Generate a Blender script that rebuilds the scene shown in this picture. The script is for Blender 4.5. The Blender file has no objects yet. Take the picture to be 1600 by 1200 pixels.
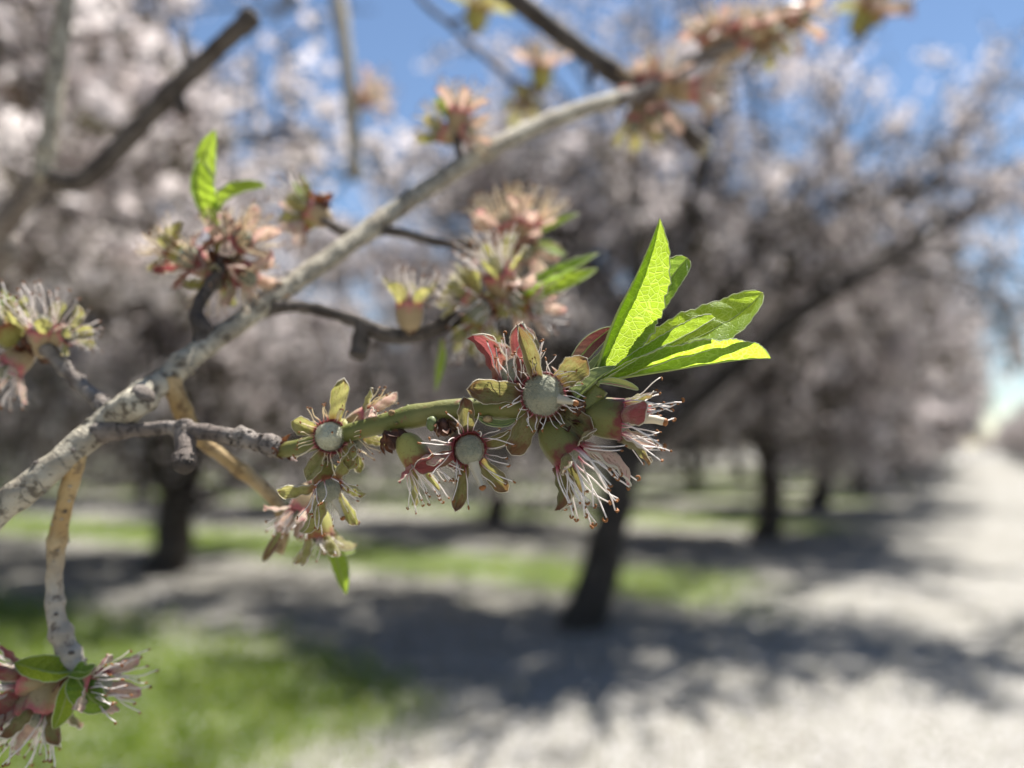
import bpy, math, random
import numpy as np
from mathutils import Vector, Matrix, noise

random.seed(7); RNG = np.random.default_rng(7)
R = math.radians
scene = bpy.context.scene
col = scene.collection
PI = math.pi

# ------------------------------------------------------------------ camera
EYE = 1.55; FPX = 1209.0; PITCH = R(4.5)
cam_d = bpy.data.cameras.new('camera'); cam = bpy.data.objects.new('camera', cam_d); col.objects.link(cam)
cam_d.sensor_width = 9.0; cam_d.lens = 9.0 * FPX / 1600.0
cam_d.clip_start = 0.004; cam_d.clip_end = 2000.0
cam.location = (0, 0, EYE); cam.rotation_euler = (PI / 2 + PITCH, 0, 0)
cam_d.dof.use_dof = True; cam_d.dof.focus_distance = 0.131
cam_d.dof.aperture_fstop = (cam_d.lens / 1000.0) / 0.0037
cam_d.dof.aperture_blades = 0
scene.camera = cam
CR = Vector((1, 0, 0)); CF = Vector((0, math.cos(PITCH), math.sin(PITCH))); CU = CR.cross(CF) * 1.0
CAM = Vector((0, 0, EYE))

# ------------------------------------------------------------------ world, sun, exposure
SUN_EL, SUN_AZ = R(67), R(38)
w = bpy.data.worlds.new('World'); scene.world = w; w.use_nodes = True
nt = w.node_tree; bg = nt.nodes['Background']
sky = nt.nodes.new('ShaderNodeTexSky'); sky.sky_type = 'NISHITA'; sky.sun_disc = False
sky.sun_elevation = SUN_EL; sky.sun_rotation = SUN_AZ; sky.altitude = 50; sky.air_density = 1.0
sky.dust_density = 0.0; sky.ozone_density = 2.0
nt.links.new(sky.outputs[0], bg.inputs[0]); bg.inputs[1].default_value = 0.05
sun_d = bpy.data.lights.new('sun', 'SUN'); sun = bpy.data.objects.new('sun', sun_d); col.objects.link(sun)
sun_d.energy = 5.0; sun_d.angle = R(0.53); sun_d.color = (1.0, 0.965, 0.905)
sdir = Vector((math.sin(SUN_AZ) * math.cos(SUN_EL), math.cos(SUN_AZ) * math.cos(SUN_EL), math.sin(SUN_EL)))
sun.rotation_euler = sdir.to_track_quat('Z', 'Y').to_euler()
scene.view_settings.view_transform = 'Standard'; scene.view_settings.look = 'None'
scene.view_settings.exposure = 1.5; scene.view_settings.gamma = 1.0
scene.view_settings.use_curve_mapping = False
scene.cycles.use_denoising = True
scene.cycles.use_adaptive_sampling = True; scene.cycles.adaptive_threshold = 0.01
scene.cycles.max_bounces = 8; scene.cycles.transmission_bounces = 6; scene.cycles.transparent_max_bounces = 8
scene.cycles.sample_clamp_indirect = 6.0; scene.cycles.sample_clamp_direct = 12.0

# ------------------------------------------------------------------ helpers
def P(px, py, d):
    """a pixel of the 1600x1200 frame at camera depth d (metres)"""
    return CAM + CR * ((px - 800) / FPX * d) + CU * ((600 - py) / FPX * d) + CF * d
def V(x, y, z):
    """direction: right, up, towards the viewer"""
    return (CR * x + CU * y - CF * z)
def ground_at(px, py):
    dirv = CR * ((px - 800) / FPX) + CU * ((600 - py) / FPX) + CF
    return CAM + dirv * (-EYE / dirv.z)
def link(o, parent=None):
    col.objects.link(o)
    if parent is not None: o.parent = parent
    return o
def tag(o, label=None, cat=None, group=None, kind=None):
    if label: o['label'] = label
    if cat: o['category'] = cat
    if group: o['group'] = group
    if kind: o['kind'] = kind
    return o
def empty(name, loc):
    o = bpy.data.objects.new(name, None); col.objects.link(o); o.location = loc
    o.empty_display_size = 0.01
    return o

class MB:
    def __init__(s): s.v = []; s.f = []; s.m = []; s.st = []
    def vert(s, p, st=(0, 0, 0)):
        s.v.append(tuple(p)); s.st.append(tuple(st)); return len(s.v) - 1
    def face(s, idx, mat=0): s.f.append(tuple(idx)); s.m.append(mat)
    def mesh(s, name, mats, smooth=True):
        me = bpy.data.meshes.new(name); me.from_pydata(s.v, [], s.f)
        for m in mats: me.materials.append(m)
        me.polygons.foreach_set('material_index', s.m)
        me.polygons.foreach_set('use_smooth', [smooth] * len(s.f))
        a = me.attributes.new('st', 'FLOAT_VECTOR', 'POINT')
        a.data.foreach_set('vector', np.array(s.st, dtype=np.float32).ravel())
        me.update(); return me
    def build(s, name, mats, parent=None, off=None, smooth=True):
        me = s.mesh(name, mats, smooth)
        o = bpy.data.objects.new(name, me); link(o, parent)
        if off is not None: o.location = -off
        return o
    def tube(s, pts, rad, sides=8, mat=0, cap=True, bump=0.0, bfreq=1.0, ell=1.0, rnd=0.0, round_end=False):
        pts = [Vector(p) for p in pts]; n = len(pts)
        t0 = (pts[1] - pts[0]).normalized()
        up = Vector((0, 0, 1)) if abs(t0.z) < 0.9 else Vector((1, 0, 0))
        a = t0.cross(up).normalized(); rings = []; L = 0.0
        for i in range(n):
            t = (pts[min(i + 1, n - 1)] - pts[max(i - 1, 0)]).normalized()
            a = (a - t * a.dot(t)).normalized(); b = t.cross(a)
            if i: L += (pts[i] - pts[i - 1]).length
            ring = []
            for k in range(sides):
                th = 2 * PI * k / sides
                dr = a * math.cos(th) + b * math.sin(th) * ell
                r = rad[i]
                if bump: r *= 1 + bump * noise.noise((pts[i] + dr * rad[i]) * bfreq)
                ring.append(s.vert(pts[i] + dr * r, (L, k / sides, rnd)))
            rings.append(ring)
        for i in range(n - 1):
            for k in range(sides):
                k2 = (k + 1) % sides
                s.face((rings[i][k], rings[i][k2], rings[i + 1][k2], rings[i + 1][k]), mat)
        if cap:
            s.face(tuple(reversed(rings[0])), mat); s.face(tuple(rings[-1]), mat)
        return rings
    def ball(s, c, rx, ry, rz, frame=None, nu=12, nv=8, mat=0, bump=0.0, bf=1.0, rnd=0.0):
        c = Vector(c); fr = frame or (Vector((1, 0, 0)), Vector((0, 1, 0)), Vector((0, 0, 1)))
        rows = []
        for j in range(1, nv):
            ph = PI * j / nv; row = []
            for i in range(nu):
                th = 2 * PI * i / nu
                q = Vector((math.sin(ph) * math.cos(th), math.sin(ph) * math.sin(th), math.cos(ph)))
                k = 1 + (bump * noise.noise(q * bf + c * 0.13) if bump else 0)
                row.append(s.vert(c + (fr[0] * q.x * rx + fr[1] * q.y * ry + fr[2] * q.z * rz) * k, (j / nv, i / nu, rnd)))
            rows.append(row)
        top = s.vert(c + fr[2] * rz, (0, 0, rnd)); bot = s.vert(c - fr[2] * rz, (1, 0, rnd))
        for i in range(nu):
            i2 = (i + 1) % nu
            s.face((top, rows[0][i], rows[0][i2]), mat); s.face((bot, rows[-1][i2], rows[-1][i]), mat)
            for j in range(len(rows) - 1):
                s.face((rows[j][i], rows[j + 1][i], rows[j + 1][i2], rows[j][i2]), mat)

def crom(ctrl, per=8):
    """Catmull-Rom through control tuples (Vector, radius) -> pts, radii"""
    c = [(Vector(p), r) for p, r in ctrl]
    c = [(c[0][0] * 2 - c[1][0], c[0][1])] + c + [(c[-1][0] * 2 - c[-2][0], c[-1][1])]
    pts, rad = [], []
    for i in range(1, len(c) - 2):
        p0, p1, p2, p3 = c[i - 1][0], c[i][0], c[i + 1][0], c[i + 2][0]
        r1, r2 = c[i][1], c[i + 1][1]
        for k in range(per):
            t = k / per; t2, t3 = t * t, t * t * t
            pts.append(0.5 * ((2 * p1) + (p2 - p0) * t + (2 * p0 - 5 * p1 + 4 * p2 - p3) * t2 + (3 * p1 - p0 - 3 * p2 + p3) * t3))
            sm = t * t * (3 - 2 * t); rad.append(r1 * (1 - sm) + r2 * sm)
    pts.append(c[-2][0]); rad.append(c[-2][1])
    return pts, rad

def raw_mesh(name, verts, faces_flat, nper, mats, mat_idx=None, rnd=None, smooth=False):
    me = bpy.data.meshes.new(name); nf = len(faces_flat) // nper
    me.vertices.add(len(verts)); me.vertices.foreach_set('co', np.asarray(verts, dtype=np.float32).ravel())
    me.loops.add(len(faces_flat)); me.loops.foreach_set('vertex_index', np.asarray(faces_flat, dtype=np.int32))
    me.polygons.add(nf); me.polygons.foreach_set('loop_start', np.arange(nf, dtype=np.int32) * nper)
    me.polygons.foreach_set('loop_total', np.full(nf, nper, dtype=np.int32))
    for m in mats: me.materials.append(m)
    if mat_idx is not None: me.polygons.foreach_set('material_index', np.asarray(mat_idx, dtype=np.int32))
    me.polygons.foreach_set('use_smooth', np.full(nf, smooth))
    if rnd is not None:
        a = me.attributes.new('st', 'FLOAT_VECTOR', 'POINT')
        a.data.foreach_set('vector', np.asarray(rnd, dtype=np.float32).ravel())
    me.update(calc_edges=True); me.validate(); return me

# ------------------------------------------------------------------ materials
class NT:
    def __init__(s, name):
        s.mat = bpy.data.materials.new(name); s.mat.use_nodes = True
        s.t = s.mat.node_tree; s.t.nodes.clear(); s.out = s.n('ShaderNodeOutputMaterial')
    def n(s, typ, **kw):
        nd = s.t.nodes.new(typ)
        for k, v in kw.items(): setattr(nd, k, v)
        return nd
    def put(s, sock, v):
        if isinstance(v, bpy.types.NodeSocket): s.t.links.new(v, sock)
        elif v is not None:
            if hasattr(sock.default_value, '__len__') and not isinstance(v, (tuple, list)): v = (v, v, v, 1)[:len(sock.default_value)]
            if hasattr(sock.default_value, '__len__') and len(sock.default_value) == 4 and len(v) == 3: v = (*v, 1)
            sock.default_value = v
    def math(s, op, a, b=None, c=None, clamp=False):
        nd = s.n('ShaderNodeMath', operation=op, use_clamp=clamp)
        for i, x in enumerate((a, b, c)):
            if x is not None: s.put(nd.inputs[i], x)
        return nd.outputs[0]
    def mix(s, f, a, b, blend='MIX'):
        nd = s.n('ShaderNodeMix', data_type='RGBA', blend_type=blend)
        s.put(nd.inputs[0], f); s.put(nd.inputs[6], a); s.put(nd.inputs[7], b); return nd.outputs[2]
    def noise(s, scale, detail=3, rough=0.55, vec=None, dist=0.0):
        nd = s.n('ShaderNodeTexNoise'); s.put(nd.inputs['Scale'], scale); s.put(nd.inputs['Detail'], detail)
        s.put(nd.inputs['Roughness'], rough); s.put(nd.inputs['Distortion'], dist)
        if vec is not None: s.put(nd.inputs['Vector'], vec)
        return nd.outputs[0]
    def ramp(s, v, lo, hi):
        nd = s.n('ShaderNodeMapRange', interpolation_type='SMOOTHSTEP'); s.put(nd.inputs[0], v)
        s.put(nd.inputs[1], lo); s.put(nd.inputs[2], hi); return nd.outputs[0]
    def obj(s): return s.n('ShaderNodeTexCoord').outputs['Object']
    def pos(s): return s.n('ShaderNodeNewGeometry').outputs['Position']
    def st(s):
        a = s.n('ShaderNodeAttribute', attribute_name='st'); sp = s.n('ShaderNodeSeparateXYZ')
        s.t.links.new(a.outputs['Vector'], sp.inputs[0]); return sp.outputs[0], sp.outputs[1], sp.outputs[2], a.outputs['Vector']
    def rand(s): return s.n('ShaderNodeObjectInfo').outputs['Random']
    def bump(s, h, strength=0.5, dist=0.001):
        nd = s.n('ShaderNodeBump'); s.put(nd.inputs['Strength'], strength); s.put(nd.inputs['Distance'], dist)
        s.put(nd.inputs['Height'], h); return nd.outputs[0]
    def surf(s, colr, rough=0.6, trans=0.0, tcol=None, normal=None, spec=0.3, sheen=0.0, sss=0.0, sss_r=0.001):
        b = s.n('ShaderNodeBsdfPrincipled'); s.put(b.inputs['Base Color'], colr); s.put(b.inputs['Roughness'], rough)
        s.put(b.inputs['Specular IOR Level'], spec)
        if sheen: s.put(b.inputs['Sheen Weight'], sheen); s.put(b.inputs['Sheen Roughness'], 0.4)
        if sss: s.put(b.inputs['Subsurface Weight'], sss); b.inputs['Subsurface Radius'].default_value = (sss_r,) * 3; b.inputs['Subsurface Scale'].default_value = 1.0
        if normal is not None: s.put(b.inputs['Normal'], normal)
        sh = b.outputs[0]
        if not (isinstance(trans, float) and trans == 0.0):
            t = s.n('ShaderNodeBsdfTranslucent'); s.put(t.inputs[0], tcol if tcol is not None else colr)
            if normal is not None: s.put(t.inputs['Normal'], normal)
            m = s.n('ShaderNodeMixShader'); s.put(m.inputs[0], trans); s.t.links.new(sh, m.inputs[1]); s.t.links.new(t.outputs[0], m.inputs[2]); sh = m.outputs[0]
        s.t.links.new(sh, s.out.inputs[0]); return s.mat

def mat_bark(name, base, dark, pale, sc=1.0, rings=True):
    m = NT(name); o = m.pos()
    s_, t_, r_, vec = m.st()
    n1 = m.noise(420 / sc, 5, 0.65, o); n2 = m.noise(1500 / sc, 4, 0.6, o); n3 = m.noise(110 / sc, 3, 0.5, o)
    c = m.mix(m.ramp(n3, 0.35, 0.65), base, pale); c = m.mix(m.math('MULTIPLY', m.ramp(n1, 0.50, 0.36), 0.8), c, dark)
    h = m.math('ADD', m.math('MULTIPLY', n1, 0.7), m.math('MULTIPLY', n2, 0.4))
    lv = m.n('ShaderNodeCombineXYZ'); m.put(lv.inputs[0], m.math('MULTIPLY', s_, 900 / sc)); m.put(lv.inputs[1], m.math('MULTIPLY', t_, 7.0)); m.put(lv.inputs[2], r_)
    ln = m.n('ShaderNodeTexVoronoi'); ln.inputs['Scale'].default_value = 1.0; m.put(ln.inputs['Vector'], lv.outputs[0])
    len_ = m.ramp(ln.outputs['Distance'], 0.24, 0.12); c = m.mix(m.math('MULTIPLY', len_, 0.5), c, pale); h = m.math('ADD', h, m.math('MULTIPLY', len_, 0.5))
    if rings:
        rg = m.math('FRACT', m.math('ADD', m.math('MULTIPLY', s_, 260 / sc), m.math('MULTIPLY', n3, 3.0)))
        line = m.math('MULTIPLY', m.ramp(rg, 0.86, 0.93), m.ramp(n1, 0.45, 0.6))
        c = m.mix(m.math('MULTIPLY', line, 0.55), c, dark); h = m.math('SUBTRACT', h, m.math('MULTIPLY', line, 0.6))
    return m.surf(c, 0.8, normal=m.bump(h, 0.9, 0.0008 * sc), spec=0.2)

M = {}
M['bark'] = mat_bark('grey_bark', (0.27, 0.235, 0.18), (0.06, 0.046, 0.034), (0.42, 0.38, 0.30))
M['bark_dark'] = mat_bark('dark_bark', (0.062, 0.05, 0.043), (0.022, 0.018, 0.016), (0.11, 0.093, 0.08))  # also carries the painted shade on the forked branch's dark arm
M['bark_spur'] = mat_bark('spur_bark', (0.135, 0.11, 0.095), (0.04, 0.032, 0.028), (0.23, 0.20, 0.175))
M['bark_tan'] = mat_bark('tan_bark', (0.33, 0.225, 0.10), (0.15, 0.09, 0.045), (0.42, 0.31, 0.17), rings=False)
M['bark_tree'] = mat_bark('trunk_bark', (0.04, 0.033, 0.028), (0.015, 0.012, 0.010), (0.07, 0.058, 0.048), sc=60, rings=False)
M['bark_twig'] = mat_bark('twig_bark', (0.075, 0.062, 0.053), (0.035, 0.028, 0.024), (0.115, 0.098, 0.084), sc=60, rings=False)

m = NT('green_stem'); o = m.pos(); n1 = m.noise(500, 4, 0.6, o); n2 = m.noise(90, 2, 0.5, o); n3 = m.noise(2600, 2, 0.5, o)
c = m.mix(m.ramp(n2, 0.35, 0.65), (0.115, 0.125, 0.03), (0.17, 0.16, 0.048)); c = m.mix(m.ramp(n1, 0.60, 0.72), c, (0.17, 0.09, 0.04))
M['stem'] = m.surf(c, 0.5, normal=m.bump(m.math('ADD', n1, n3), 0.35, 0.0003), spec=0.35)

m = NT('bud_scale'); o = m.pos(); n1 = m.noise(900, 4, 0.6, o); n2 = m.noise(250, 2, 0.5, o)
c = m.mix(m.ramp(n1, 0.4, 0.65), (0.05, 0.022, 0.014), (0.15, 0.065, 0.035)); c = m.mix(m.ramp(n2, 0.58, 0.7), c, (0.33, 0.24, 0.17))
M['scale'] = m.surf(c, 0.55, trans=0.12, tcol=(0.35, 0.10, 0.03), normal=m.bump(n1, 0.6, 0.0003))
m = NT('bract_maroon'); s_, t_, r_, vec = m.st(); n1 = m.noise(5, 4, 0.6, vec); n2 = m.noise(30, 4, 0.6, vec)
c = m.mix(m.ramp(s_, 0.0, 0.8), (0.20, 0.12, 0.075), (0.125, 0.022, 0.03)); c = m.mix(m.ramp(n2, 0.5, 0.75), c, (0.36, 0.24, 0.12))
M['bract'] = m.surf(c, 0.5, trans=0.3, normal=m.bump(n2, 0.3, 0.0003), sheen=0.2)
m = NT('bract_pink'); s_, t_, r_, vec = m.st(); n1 = m.noise(9, 4, 0.6, vec)
c = m.mix(m.ramp(m.math('ADD', t_, m.math('MULTIPLY', m.math('SUBTRACT', n1, 0.5), 3.0)), -0.3, 0.5), (0.52, 0.52, 0.15), (0.55, 0.24, 0.19))
c = m.mix(m.ramp(n1, 0.64, 0.75), c, (0.22, 0.05, 0.04))
M['bract_pink'] = m.surf(c, 0.45, trans=0.35, sheen=0.3)
m = NT('sheath_green'); s_, t_, r_, vec = m.st(); n1 = m.noise(12, 3, 0.6, vec)
wv = m.math('SINE', m.math('MULTIPLY', t_, 22.0))
c = m.mix(m.ramp(n1, 0.3, 0.7), (0.14, 0.175, 0.06), (0.22, 0.26, 0.11)); c = m.mix(m.math('MULTIPLY', m.ramp(wv, 0.3, 1.0), 0.35), c, (0.14, 0.19, 0.06))
M['sheath'] = m.surf(c, 0.5, trans=0.25, sheen=0.3)

def mat_sepal(name, g1, g2, red, blot, tm):
    m = NT(name); s_, t_, r_, vec = m.st(); rd = m.rand()
    cv = m.n('ShaderNodeCombineXYZ'); m.put(cv.inputs[0], m.math('MULTIPLY_ADD', rd, 37.0, s_)); m.put(cv.inputs[1], m.math('MULTIPLY', t_, 0.5)); m.put(cv.inputs[2], rd)
    n1 = m.noise(3.2, 4, 0.6, cv.outputs[0]); n2 = m.noise(11, 5, 0.65, cv.outputs[0]); n3 = m.noise(40, 3, 0.6, cv.outputs[0])
    c = m.mix(m.ramp(n1, 0.35, 0.65), g1, g2)
    # maroon flush towards the tip and at the throat
    tip = m.ramp(m.math('MULTIPLY_ADD', n1, 0.9, m.math('MULTIPLY', s_, 0.75)), blot, blot + 0.22)
    thr = m.ramp(s_, 0.20, 0.02)
    c = m.mix(m.math('MULTIPLY', m.math('MAXIMUM', tip, thr), 0.85), c, red)
    c = m.mix(m.math('MULTIPLY', m.ramp(n2, 0.54, 0.66), 0.75), c, (0.15, 0.055, 0.03)); c = m.mix(m.math('MULTIPLY', m.ramp(n3, 0.5, 0.7), 0.25), c, (0.28, 0.24, 0.13))
    c = m.mix(m.math('MULTIPLY', m.ramp(m.math('MULTIPLY_ADD', n2, 0.5, m.math('ABSOLUTE', t_)), 0.98, 1.22), 0.55), c, (0.20, 0.11, 0.05)); c = m.mix(m.ramp(m.math('ABSOLUTE', t_), 0.92, 1.0), c, (0.32, 0.27, 0.17))
    rel = m.math('ADD', n3, m.math('MULTIPLY', m.math('SINE', m.math('MULTIPLY', t_, 26.0)), 0.12))
    tc = m.mix(0.4, c, tm, 'MIX')
    return m.surf(c, 0.5, trans=0.42, tcol=tc, normal=m.bump(rel, 0.6, 0.0006), spec=0.3, sheen=0.35)
M['sepal'] = mat_sepal('sepal_olive', (0.165, 0.165, 0.058), (0.27, 0.235, 0.11), (0.16, 0.035, 0.03), 0.90, (0.34, 0.30, 0.07))
M['sepal_y'] = mat_sepal('sepal_yellow_green', (0.31, 0.31, 0.10), (0.44, 0.38, 0.19), (0.32, 0.10, 0.06), 1.12, (0.55, 0.55, 0.12))
M['sepal_r'] = mat_sepal('sepal_maroon', (0.29, 0.20, 0.11), (0.38, 0.20, 0.16), (0.28, 0.045, 0.055), 0.62, (0.50, 0.13, 0.13))
M['sepal_p'] = mat_sepal('sepal_pink_cream', (0.64, 0.52, 0.38), (0.62, 0.42, 0.35), (0.58, 0.20, 0.22), 1.0, (0.72, 0.48, 0.42))
m = NT('sepal_down'); M['down'] = m.surf((0.62, 0.57, 0.46), 0.6, trans=0.4)

def mat_cup(name, g, red, tm=(0.55, 0.32, 0.06)):
    m = NT(name); s_, t_, r_, vec = m.st(); o = m.obj(); n1 = m.noise(0.06, 4, 0.6, o); n2 = m.noise(0.3, 3, 0.6, o)
    f = m.ramp(m.math('MULTIPLY_ADD', m.math('SUBTRACT', n1, 0.5), 0.9, s_), 0.62, 0.97)
    c = m.mix(f, g, red); c = m.mix(m.ramp(n2, 0.58, 0.72), c, (0.16, 0.085, 0.03))
    inner = m.ramp(s_, 1.02, 1.1); c = m.mix(inner, c, (0.32, 0.04, 0.06))
    return m.surf(c, 0.45, trans=0.2, tcol=m.mix(0.5, c, tm), spec=0.35, sheen=0.25, normal=m.bump(n2, 0.25, 0.0005))
M['cup'] = mat_cup('calyx_olive', (0.165, 0.165, 0.045), (0.155, 0.022, 0.025))
M['cup_y'] = mat_cup('calyx_yellow', (0.34, 0.32, 0.085), (0.28, 0.09, 0.04))
M['cup_p'] = mat_cup('calyx_pink', (0.40, 0.30, 0.17), (0.50, 0.14, 0.15), (0.68, 0.36, 0.30))

m = NT('ovary_down'); o = m.obj(); n1 = m.noise(0.9, 4, 0.7, o); n2 = m.noise(0.08, 2, 0.5, o)
c = m.mix(m.ramp(n2, 0.35, 0.65), (0.20, 0.20, 0.145), (0.29, 0.285, 0.21))
M['ovary'] = m.surf(c, 0.9, normal=m.bump(n1, 0.8, 0.002), spec=0.1, sheen=0.25)
m = NT('ovary_sunlit'); o = m.obj(); n1 = m.noise(0.9, 4, 0.7, o)
M['ovary_lit'] = m.surf(m.mix(m.ramp(n1, 0.3, 0.7), (0.36, 0.355, 0.25), (0.48, 0.465, 0.35)), 0.9, normal=m.bump(n1, 0.8, 0.002), spec=0.05, sheen=0.2)  # brighter ovary copy: sunlight shining through is put into the colour
m = NT('ovary_hair'); M['hair'] = m.surf((0.40, 0.40, 0.32), 0.7, trans=0.35)
m = NT('filament'); s_, t_, r_, vec = m.st(); c = m.mix(m.ramp(s_, 0.05, 0.38), (0.46, 0.05, 0.10), (0.86, 0.80, 0.76))
M['filament'] = m.surf(c, 0.4, trans=0.3, spec=0.4)
m = NT('filament_cream'); s_, t_, r_, vec = m.st(); c = m.mix(m.ramp(s_, 0.05, 0.4), (0.62, 0.16, 0.17), (0.88, 0.76, 0.55))
M['filament_c'] = m.surf(c, 0.4, trans=0.3, spec=0.4)
m = NT('anther'); n1 = m.noise(0.3, 2, 0.5, m.obj()); c = m.mix(m.ramp(n1, 0.4, 0.6), (0.30, 0.12, 0.035), (0.12, 0.045, 0.018))
M['anther'] = m.surf(c, 0.6, trans=0.15)

def mat_leaf(name, base, trn, tr=0.55):
    m = NT(name); s_, t_, r_, vec = m.st(); at = m.math('ABSOLUTE', t_)
    # side veins leave the midrib obliquely, a fine net between them
    v = m.math('FRACT', m.math('SUBTRACT', m.math('MULTIPLY', s_, 15.0), m.math('MULTIPLY', m.math('POWER', at, 0.8), 2.6)))
    side = m.ramp(m.math('ABSOLUTE', m.math('SUBTRACT', v, 0.5)), 0.055, 0.0)
    cv = m.n('ShaderNodeCombineXYZ'); m.put(cv.inputs[0], m.math('MULTIPLY', s_, 5.2)); m.put(cv.inputs[1], m.math('MULTIPLY', t_, 1.15)); m.put(cv.inputs[2], r_)
    vo = m.n('ShaderNodeTexVoronoi', feature='DISTANCE_TO_EDGE'); vo.inputs['Scale'].default_value = 4.4; m.put(vo.inputs['Vector'], cv.outputs[0])
    net = m.ramp(vo.outputs['Distance'], 0.10, 0.02)
    vo2 = m.n('ShaderNodeTexVoronoi', feature='DISTANCE_TO_EDGE'); vo2.inputs['Scale'].default_value = 10; m.put(vo2.inputs['Vector'], cv.outputs[0])
    net2 = m.ramp(vo2.outputs['Distance'], 0.09, 0.02)
    vein = m.math('MAXIMUM', m.math('MAXIMUM', m.math('MULTIPLY', side, 0.8), m.math('MULTIPLY', net, 0.75)), m.math('MULTIPLY', net2, 0.28))
    n1 = m.noise(2.2, 3, 0.5, cv.outputs[0])
    c = m.mix(m.ramp(n1, 0.3, 0.7), base, tuple(x * 1.25 for x in base)); c = m.mix(m.math('MULTIPLY', vein, 0.55), c, tuple(min(1, x * 1.9) for x in base))
    c = m.mix(m.ramp(at, 0.94, 1.0), c, (0.38, 0.42, 0.16)); c = m.mix(m.ramp(s_, 0.965, 1.0), c, (0.36, 0.20, 0.10))
    tc = m.mix(m.ramp(n1, 0.3, 0.7), trn, tuple(x * 0.78 for x in trn)); tc = m.mix(m.math('MULTIPLY', vein, 0.5), tc, (0.72, 0.85, 0.22))
    h = m.math('SUBTRACT', m.math('MULTIPLY', n1, 0.5), m.math('MULTIPLY', vein, 0.8))
    return m.surf(c, 0.5, trans=tr, tcol=tc, normal=m.bump(h, 0.4, 0.0003), spec=0.28)
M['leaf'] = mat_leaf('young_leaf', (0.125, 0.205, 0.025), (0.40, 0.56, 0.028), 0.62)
M['leaf_dk'] = mat_leaf('young_leaf_shade_tint', (0.085, 0.16, 0.025), (0.28, 0.46, 0.03), 0.45)  # darker copy of the young leaf, shade put into its colour
m = NT('midrib'); M['midrib'] = m.surf((0.36, 0.43, 0.13), 0.45, trans=0.25)
m = NT('leaf_margin'); M['margin'] = m.surf((0.50, 0.54, 0.30), 0.5, trans=0.35)

m = NT('blossom_petal'); s_, t_, r_, vec = m.st()
c = m.mix(r_, (0.80, 0.74, 0.73), (0.62, 0.55, 0.54)); M['blossom'] = m.surf(c, 0.7, trans=0.48, spec=0.1)
m = NT('spent_calyx'); s_, t_, r_, vec = m.st()
c = m.mix(r_, (0.075, 0.054, 0.042), (0.10, 0.088, 0.05)); M['calyx_far'] = m.surf(c, 0.7, trans=0.25, spec=0.1)
m = NT('grass_blade'); s_, t_, r_, vec = m.st()
c = m.mix(r_, (0.095, 0.165, 0.022), (0.22, 0.27, 0.06)); M['grass'] = m.surf(c, 0.5, trans=0.4, tcol=m.mix(r_, (0.22, 0.36, 0.03), (0.38, 0.44, 0.07)), spec=0.3)
m = NT('fallen_petal'); s_, t_, r_, vec = m.st(); c = m.mix(m.ramp(r_, 0.2, 0.9), (0.55, 0.535, 0.53), (0.34, 0.32, 0.30)); M['fallen'] = m.surf(c, 0.7, trans=0.25, spec=0.1)

# ------------------------------------------------------------------ orchard layout
T1 = Vector((0.61, 6.70, 0)); UD = Vector((-0.866, 0.5, 0)); VD = Vector((0.5, 0.866, 0))
SP_U, SP_V = 5.5, 7.2
def ab(a, b): return T1 + UD * a + VD * b
STRIPS = [(-5.9, -1.95, 0.2)] + [(k * SP_V + 1.6, k * SP_V + 3.4, -0.7) for k in range(0, 7)]

# ground: soil under a drift of fallen petals, turf tint in the alleys
m = NT('orchard_floor'); p = m.pos()
sp = m.n('ShaderNodeSeparateXYZ'); m.t.links.new(p, sp.inputs[0])
dx = m.math('SUBTRACT', sp.outputs[0], T1.x); dy = m.math('SUBTRACT', sp.outputs[1], T1.y)
A = m.math('ADD', m.math('MULTIPLY', dx, UD.x), m.math('MULTIPLY', dy, UD.y))
B = m.math('ADD', m.math('MULTIPLY', dx, VD.x), m.math('MULTIPLY', dy, VD.y))
nb = m.noise(0.55, 4, 0.6, p); nm = m.noise(3.2, 4, 0.65, p); nf = m.noise(38, 3, 0.6, p); nd_ = m.noise(9.0, 3, 0.6, p)
vo = m.n('ShaderNodeTexVoronoi'); vo.inputs['Scale'].default_value = 44; m.put(vo.inputs['Vector'], p)
vo.inputs['Randomness'].default_value = 1.0
pet = m.ramp(vo.outputs['Distance'], 0.52, 0.40)
sep = m.n('ShaderNodeSeparateColor'); m.t.links.new(vo.outputs['Color'], sep.inputs[0])
dens = m.math('ADD', m.math('MULTIPLY', nm, 0.55), m.math('MULTIPLY', nb, 0.55))
lane = m.ramp(A, 1.5, -3.0)
dens = m.math('ADD', dens, m.math('MULTIPLY', lane, 0.12))
cover = m.math('MULTIPLY', pet, m.ramp(m.math('SUBTRACT', dens, m.math('MULTIPLY', sep.outputs[0], 0.48)), 0.17, 0.27))
soil = m.mix(m.ramp(nf, 0.35, 0.65), (0.075, 0.068, 0.052), (0.17, 0.155, 0.12))
soil = m.mix(m.ramp(nd_, 0.55, 0.7), soil, (0.12, 0.12, 0.065))
petc = m.mix(sep.outputs[1], (0.47, 0.46, 0.45), (0.31, 0.30, 0.285))
gm = None
for (b0, b1, ae) in STRIPS:
    wob = m.math('MULTIPLY', m.math('SUBTRACT', nb, 0.5), 1.6)
    q = m.math('MULTIPLY', m.ramp(m.math('ADD', B, wob), b0 - 0.3, b0 + 0.3), m.ramp(m.math('ADD', B, wob), b1 + 0.3, b1 - 0.3))
    q = m.math('MULTIPLY', q, m.ramp(m.math('ADD', A, wob), ae - 0.7, ae + 0.7))
    gm = q if gm is None else m.math('MAXIMUM', gm, q)
turf = m.mix(m.ramp(nm, 0.35, 0.65), (0.055, 0.09, 0.018), (0.12, 0.14, 0.04))
baser = m.mix(gm, soil, turf)
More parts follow.
